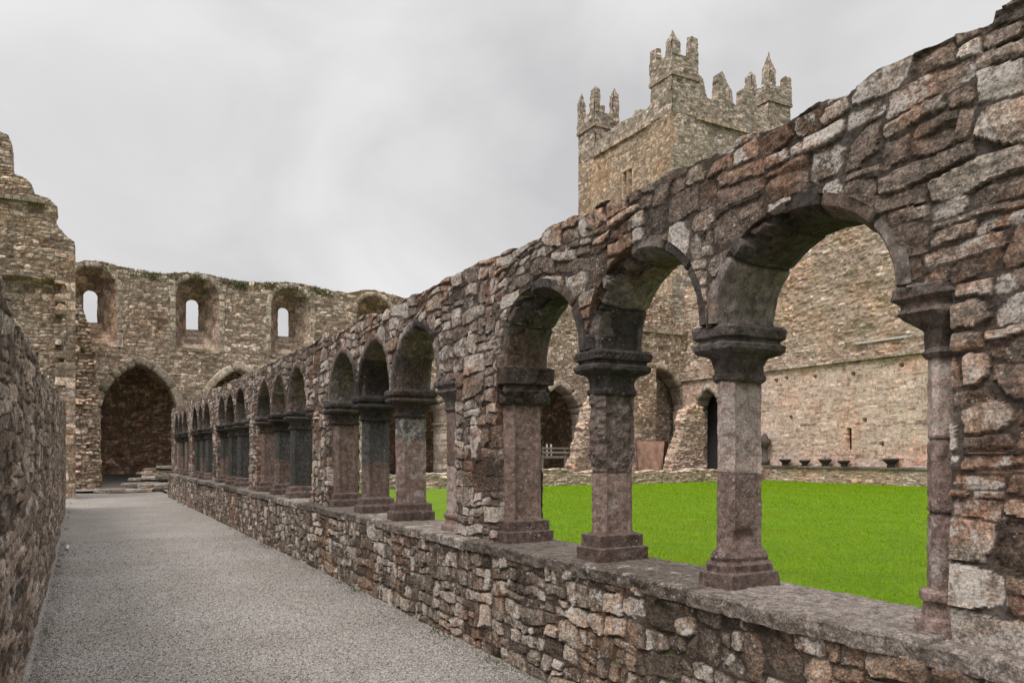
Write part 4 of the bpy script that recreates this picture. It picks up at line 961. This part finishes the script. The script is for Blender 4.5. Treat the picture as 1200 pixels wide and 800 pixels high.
wall('', None, None, (0, 35.3, 0), (1, 0, 0), (0, -1, 0), lin(bx0, bx1, .05), lin(0, zz(424, 28, 35.3), .05), FAR, 145, None, T=1.3, ns=2, acc=ac)
link('buttress', ac.mesh('buttress'), M['nave'], trans)
# wall behind, with a small door, to close the arch
inner = thing('inner_wall', 'shadowed rubble wall inside the tall pointed arch under the tower', 'wall')
wall('wall_face', inner, M['nave_dark'], (0, 44.5, 0), (1, 0, 0), (0, -1, 0), lin(27, 42, .12), lin(0, 8.4, .12), FAR, 146, lambda u, v: -s_arch_open(u, v, 38.2, -.5, 4.2, .7, 1.2), T=.8, ns=1)
a_ = Acc(); box_acc(a_, 27.5, 42, QY + 1.0, 45.3, 8.3, 8.5); link('roof_or_shade_slab', a_.mesh('roof_or_shade_slab', False), M['slate_or_dark'], inner)

# ------------------------------------------------------------------ east range
EX = 32.5
east = thing('east_range', 'pale pinkish rubble range with a narrow slit window on the far side of the lawn', 'building')
ESP = dict(w=(.18, .7), h=(.06, .2), lift=(.3, .5), depth=.010, bev=.02, gap=.004, wob=.3, rough=.6, strata=.2, bulge=.05, edge=.25)
SYs = onX(995, EX); s_t, s_b = zz(501, EX, SYs), zz(527, EX, SYs)
holes = [(onX(a, EX), zz(b, EX, onX(a, EX))) for a, b in ((927, 489), (1013, 492), (1033, 520), (922, 443), (955, 441), (1056, 428), (910, 446), (1000, 438))]
def esol(u, v):
    s = np.minimum(-s_rect(u, v, SYs - .14, SYs + .14, s_b, s_t), -s_arch_open(u, v, 34.3, -.5, 3.9, 1.22, 1.74))
    for (a, b) in holes: s = np.minimum(s, -s_rect(u, v, a - .13, a + .13, b - .10, b + .10))
    return s
wall('wall_face', east, M['east'], (EX, 0, 0), (0, 1, 0), (-1, 0, 0), lin(14, 36.5, .05), lin(.1, 6.02, .05), ESP, 151, esol, T=.5, ns=1)
arch_ring('arch', east, M['nave_dress'], (EX, 0, 0), (0, 1, 0), (-1, 0, 0), 34.3, 3.9, 1.0, 1.5, [(.3, -.06), (0, -.06), (0, .9), (.3, .9)], 13, 380, n=60, pd=.12, noise=.012, groove=.03)
a_ = Acc(); box_acc(a_, EX + .25, EX + .3, SYs - .4, SYs + .4, s_b - .3, s_t + .3); wv = link('window', a_.mesh('window', False), M['slit'], east)
a_ = Acc(); box_acc(a_, EX + .02, EX + .3, SYs + .15, SYs + .55, (s_b + s_t) / 2 - .1, (s_b + s_t) / 2 + .05, (.1, .1, 0, 0)); link('shutter_bar', a_.mesh('shutter_bar', False), M['slit'], wv)
a_ = Acc(); g = random.Random(12)
y = 14.
while y < 36.4:
    d = g.uniform(.5, .95); box_acc(a_, EX - .17 - .03 * g.random(), EX + .5, y, min(y + d - .012, 36.45), 6.02, 6.13 + .02 * g.random(), (g.random(), g.random(), 0, 0)); y += d
link('string_course', a_.mesh('string_course', False), M['nave_dress'], east)
def etop(u): return np.where(u < 27.3, 14.5, 11.9) + .25 * fbm(u * 1.2, 0, 0, 4, 160) - 1.4 * sstep(26.3, 27.4, u)*(u<27.3)
ESU = dict(w=(.16, .55), h=(.09, .32), lift=(.4, .7), depth=.09, bev=.05, gap=.008, wob=.4, rough=.9, strata=.3, bulge=.16, edge=.3)
wall('upper_wall', east, M['east_up'], (EX + .35, 0, 0), (0, 1, 0), (-1, 0, 0), lin(14, 36.5, .055), lin(6.1, 14.9, .055), ESU, 161, lambda u, v: etop(u) - v, T=1., ns=2, jit=.05)
a_ = Acc(); y0, y1 = onX(1066, EX), onX(1000, EX); box_acc(a_, EX + .2, EX + .36, y0, y1, zz(403, EX, y1), zz(403, EX, y1) + .09); link('flashing', a_.mesh('flashing', False), M['lead'], east)
a_ = Acc(); box_acc(a_, EX + 1.6, EX + 1.7, 14, 36, .1, 8); link('dark_backing', a_.mesh('dark_backing', False), M['slate_or_dark'], east)  # near-black sheet behind doorway and holes, its colour standing in for interior shade

# low walls round the lawn
GAR = dict(w=(.14, .5), h=(.06, .2), lift=(.25, .4), depth=.05, bev=.03, gap=.006, wob=.4, rough=.8, strata=.3, bulge=.06, edge=.3)
lo = thing('low_wall', 'low rubble wall with a flat coping between the lawn and the pale range', 'wall')
wall('wall_face', lo, M['east_up'], (31.95, 0, 0), (0, 1, 0), (-1, 0, 0), lin(14, 29.5, .045), lin(.1, .88, .04), GAR, 171, None, T=.5, ns=1)
a_ = Acc(); y = 14.
while y < 29.4:
    d = g.uniform(.6, 1.2); box_acc(a_, 31.84 - .03 * g.random(), 32.5, y, min(y + d - .015, 29.5), .88, .96 + .02 * g.random(), (g.random(), g.random(), 0, 0)); y += d
link('coping', a_.mesh('coping', False), M['ledge'], lo)
ln = thing('low_wall', 'broken low rubble wall along the lawn edge in front of the church arches', 'wall')
def lntop(u): return .78 + .22 * fbm(u * .7, 0, 0, 4, 180) + .06 * fbm(u * 4, 0, 0, 2, 181)
wall('wall_face', ln, M['east_up'], (0, 29.4, 0), (1, 0, 0), (0, -1, 0), lin(3.5, 32, .05), lin(.08, 1.2, .04), dict(GAR, depth=.08, rough=1.), 182, lambda u, v: lntop(u) - v, T=.7, ns=4, jit=.08)

# ruined stumps beyond the low wall
def stump(name, label, pts, Y, T, seed, mat):
    t_ = thing(name, label, 'ruin'); p = profY(pts, Y); p = [(p[0][0], 0.)] + p + [(p[-1][0], 0.)]
    xs = [q[0] for q in p]; zs = [q[1] for q in p]
    wall('wall_face', t_, mat, (0, Y, 0), (1, 0, 0), (0, -1, 0), lin(min(xs) - .15, max(xs) + .15, .04), lin(0, max(zs) + .2, .04), dict(GAR, depth=.12, rough=1., bulge=.2), seed, ragged(poly_sd(p), .22, 2.0, seed), T=T, ns=5, jit=.15)
stump('ruined_pier', 'stepped broken wall end rising beside the small timber platform', [(672, 546), (678, 528), (682, 510), (688, 488), (692, 470), (704, 458), (730, 462), (740, 500)], 33.4, .8, 191, M['east_up'])
stump('ruined_pier', 'ragged round topped stump of masonry in front of the right hand arches', [(785, 558), (790, 541), (794, 524), (800, 508), (801, 492), (807, 480), (815, 475), (821, 478), (824, 490), (825, 520), (826, 556)], 33.0, .75, 192, M['east_up'])

# pink panel, timber platform
pn = thing('panel', 'flat pinkish panel standing between two broken masonry stumps', 'panel', (onY(762, 34.), 34., .1))
pw = (onY(779, 34.) - onY(745, 34.)) / 2; zt_ = zz(517, onY(762, 34.), 34.) - .1
a_ = Acc(); 
v = [(-pw, -.06, zt_), (pw * .95, -.06, zt_ + .02), (pw * .72, -.06, 0), (-pw * .75, -.06, 0), (-pw, .06, zt_), (pw * .95, .06, zt_ + .02), (pw * .72, .06, 0), (-pw * .75, .06, 0)]
a_.add(v, [(0, 3, 2, 1), (4, 5, 6, 7), (0, 1, 5, 4), (1, 2, 6, 5), (2, 3, 7, 6), (3, 0, 4, 7)]); link('board', a_.mesh('board', False), M['panel'], pn)
a_ = Acc(); box_acc(a_, pw * .98, pw * .98 + .22, -.1, .1, 0, zt_ + .02); link('post', a_.mesh('post', False), M['slit'], pn)
pf = thing('timber_platform', 'small grey timber platform with pale posts below the left hand pointed arch', 'platform')
px0, px1, PY = onY(634, 34.3), onY(671, 34.3), 34.3; zp = zz(534, px0, PY)
a_ = Acc(); box_acc(a_, px0, px1, PY, PY + 1.6, zp - .12, zp); link('deck', a_.mesh('deck', False), M['wood'], pf)
a_ = Acc(); box_acc(a_, px0, px1, PY - .05, PY + .03, zp + .12, zp + .24); box_acc(a_, px0, px1, PY - .05, PY + .03, zp + .36, zp + .45); link('rail', a_.mesh('rail', False), M['wood'], pf)
for i, px in enumerate((636, 641, 646, 662, 670)):
    a_ = Acc(); x = onY(px, PY); box_acc(a_, x - .035, x + .035, PY - .02, PY + .05, .1 if i not in (1, 2) else zp, zp + (.62 if i in (1, 2) else .46)); link('post', a_.mesh('post', False), M['pale'] if i in (1, 2) else M['wood'], pf)

# carved fragments standing on the low wall
def lathe(name, mat, prof, loc, seed, n=28, noise=.02):
    P = []
    for r, z in prof: P.append([(r * math.cos(t_), r * math.sin(t_), z) for t_ in np.linspace(0, 2 * math.pi, n, endpoint=False)])
    V = np.array(P); nn = fbm(V[..., 0] * 6, V[..., 1] * 6, V[..., 2] * 6, 3, seed); V[..., :2] *= (1 + nn * noise * 6)[..., None]
    k, m = V.shape[:2]; i = np.arange(k * m).reshape(k, m); nx = np.roll(i, -1, 1)
    q = np.stack([i[:-1], nx[:-1], nx[1:], i[1:]], -1).reshape(-1, 4); A = np.tile([random.random() * .6, .5, 0, 0], (k * m, 1))
    o = link(name, build_mesh(name, V.reshape(-1, 3), q, A), mat); o.location = loc; return o
FR = [(920, 'leftmost carved stone bowl on the low wall beyond the lawn'), (943, 'shallow carved stone bowl second from left on the low wall'), (967, 'carved stone capital on the low wall just left of the slit window'),
      (989, 'carved stone bowl on the low wall directly below the slit window'), (1044, 'lone carved stone capital on the low wall right of the slit window')]
for i, (px, lb) in enumerate(FR):
    y = onX(px, 32.1); s_ = (1, .9, 1.05, .95, 1.1)[i]; hh = (.34, .30, .36, .3, .4)[i]
    tag(lathe('carved_stone', M['dressed'], [(.001, 0), (.15 * s_, 0), (.16 * s_, hh * .2), (.14 * s_, hh * .3), (.24 * s_, hh * .6), (.30 * s_, hh * .75), (.31 * s_, hh * .95), (.26 * s_, hh), (.001, hh * .96)], (32.1, y, .965), 700 + i), lb, 'carved stone', 'carved fragments on the low wall')
y = onX(896, 32.1)
tag(lathe('stone_finial', M['dressed'], [(.001, 0), (.26, 0), (.26, .3), (.17, .36), (.15, .9), (.18, .95), (.3, 1.15), (.32, 1.3), (.2, 1.45), (.14, 1.6), (.05, 1.72), (.001, 1.74)], (32.1, y, .965), 720), 'tall carved stone finial on the left end of the low wall', 'finial')

# stones at the end of the walk
GS = 'rough slabs piled at the end of the arcade'
SL = [(165, 565, 36.3, 1.5, .8, .15), (181, 566, 36.0, 1.3, .9, .17), (196, 566, 36.0, 1.3, .9, .19), (170, 559, 36.7, 1.3, .8, .13), (185, 558, 36.5, 1.3, .8, .15), (199, 557, 36.3, 1.1, .8, .18), (180, 553, 37.0, 1.4, .7, .12), (196, 551, 36.8, 1.3, .7, .15), (187, 548, 37.1, 1.3, .6, .11), (202, 546, 36.8, 1.3, .7, .14)]
LB = ['lowest slab at the left corner of the pile by the arcade end', 'long low slab at the front of the pile by the arcade end', 'thick bottom slab touching the end of the arcade wall', 'second layer slab at the left of the pile', 'second layer slab in the middle of the pile',
      'second layer slab against the arcade end', 'thin third layer slab at the left of the pile', 'third layer slab right of the thin one', 'narrow pale slab near the top of the pile', 'topmost pale slab at the right of the pile']
for i, (px, py, Y, lx, ly, lz) in enumerate(SL):
    x = onY(px, Y); z = max(.09, zz(py, x, Y) - lz)
    tag(rock('stone_slab', M['slab'], (lx, ly, lz), (x, Y, z), rot=random.uniform(-.3, .3), n=12, rounding=.12, noise=.22, seed=730 + i, tilt=(random.uniform(-.05, .05), random.uniform(-.06, .06))), LB[i], 'stone slab', GS)
# core of the pile: one rough mass below the slabs
tag(rock('stone_heap', M['nave'], (1.7, .9, .85), (onY(190, 36.8), 36.95, .0), n=24, rounding=.35, noise=.3, seed=750), 'low heap of rubble under the slabs at the arcade end', 'rubble heap')
KB = [(118, 576, .5, 'flat pale kerb stone at the left end of the step'), (128, 576, .45, 'small dark stone sticking up in the step'), (140, 577, .8, 'long dark kerb stone of the step across the path'), (158, 577, .75, 'pale kerb stone near the middle of the step'), (172, 576, .7, 'dark edged kerb stone right of the pale one'), (186, 575, .75, 'kerb stone at the right end of the step by the arcade wall')]
for i, (px, py, lx, lb) in enumerate(KB):
    Y = 35.0; tag(rock('kerb_stone', M['slab'] if i in (0, 3) else M['base_rubble'], (lx, .35, .17), (onY(px, Y), Y, -.02 + .02 * random.random()), rot=random.uniform(-.08, .08), n=9, rounding=.35, noise=.14, seed=760 + i), lb, 'kerb stone', 'kerb stones of the step across the path')
# a pale peg against the left wall
pg = rock('white_stone', M['pale'], (.045, .55, .05), (-.17, 14.6, .035), n=6, rounding=.2, noise=.05, seed=790); tag(pg, 'small white stone strip at the foot of the dark left wall', 'stone')

# ------------------------------------------------------------------ plants
def wall_weeds():
    def smp(g, n):
        P = []; S = []
        c = g.uniform(.4, 14.6, 60); c = np.concatenate([c, g.normal(2.6, .5, 40), g.normal(6.6, .6, 50), g.normal(8.2, .4, 30), g.normal(10.6, .3, 20)])
        for u in c:
            k = g.integers(14, 40); x = u + g.normal(0, .16, k); y = NY + g.uniform(-.14, .4, k); P.append(np.stack([x, y, ntop(x) - .06 - g.uniform(0, .3, k) * (y < NY - .02)], -1)); S.append(np.full(k, g.uniform(.4, 1.1)))
        for (u0, z0) in [(w_ + d_, 6.27) for w_ in WIN for d_ in (-.5, -.1, .3, .6)]:
            k = 30; x = u0 + g.normal(0, .12, k); y = NY + g.uniform(-.1, .25, k); P.append(np.stack([x, y, z0 + 0 * x], -1)); S.append(np.full(k, .6))
        return np.concatenate(P), np.concatenate(S)
    blades('wall_top_grass', 0, smp, .04, .15, .030, M['weed'], 31, 1.6)
wall_weeds()
def foot_weeds():
    def smp(g, n):
        P = []; S = []
        for i in range(70):
            left = g.random() < .45; u = np.exp(g.uniform(math.log(4.), math.log(30))); k = g.integers(5, 16)
            x0 = -.27 if left else 2.77; x = x0 + np.abs(g.normal(0, .035, k)) * (1 if left else -1); y = u + g.normal(0, .06, k)
            P.append(np.stack([x, y, path_z(x, y)], -1)); S.append(np.full(k, g.uniform(.4, 1.)))
        return np.concatenate(P), np.concatenate(S)
    blades('path_edge_weeds', 0, smp, .02, .07, .006, M['weed'], 37, 1.3)
foot_weeds()
def bare_tree(name, label, loc, seed, height):
    root = thing(name, label, 'tree', loc, 'bare trees behind the church'); g = random.Random(seed)
    tr, br = Acc(), Acc()
    def limb(acc, p, d, L, r, depth):
        n = 4; pts = [p]; q = Vector(p); dd = Vector(d)
        for i in range(n):
            dd = (dd + Vector((g.uniform(-.18, .18), g.uniform(-.18, .18), g.uniform(-.02, .14)))).normalized(); q = q + dd * (L / n); pts.append(q.copy())
        V = []
        for i, c in enumerate(pts):
            rr = r * (1 - .5 * i / n); ax = dd.orthogonal().normalized(); bx = dd.cross(ax)
            V += [tuple(Vector(c) + ax * rr * math.cos(a) + bx * rr * math.sin(a)) for a in (0, 1.257, 2.513, 3.77, 5.027)]
        Q = [(5 * i + j, 5 * i + (j + 1) % 5, 5 * i + 5 + (j + 1) % 5, 5 * i + 5 + j) for i in range(n) for j in range(5)]
        acc.add(V, Q)
        if depth:
            for k in range(g.randint(3, 4)):
                i = g.randint(2, n); a = g.uniform(0, 6.28); nd = (dd + Vector((math.cos(a), math.sin(a), g.uniform(-.1, .5))) * .75).normalized()
                limb(br, pts[i], nd, L * g.uniform(.55, .75), r * .5, depth - 1)
    limb(tr, Vector((0, 0, 0)), (0, 0, 1), height * .36, .2, 5)
    link('trunk', tr.mesh('trunk'), M['bark'], root); link('crown', br.mesh('crown'), M['bark'], root)
bare_tree('bare_tree', 'leafless tree whose twigs show through the leftmost clerestory window', (.2, 62, 0), 3, 12.6)
bare_tree('bare_tree', 'leafless tree glimpsed through the second clerestory window', (7.6, 63, 0), 8, 11.4)
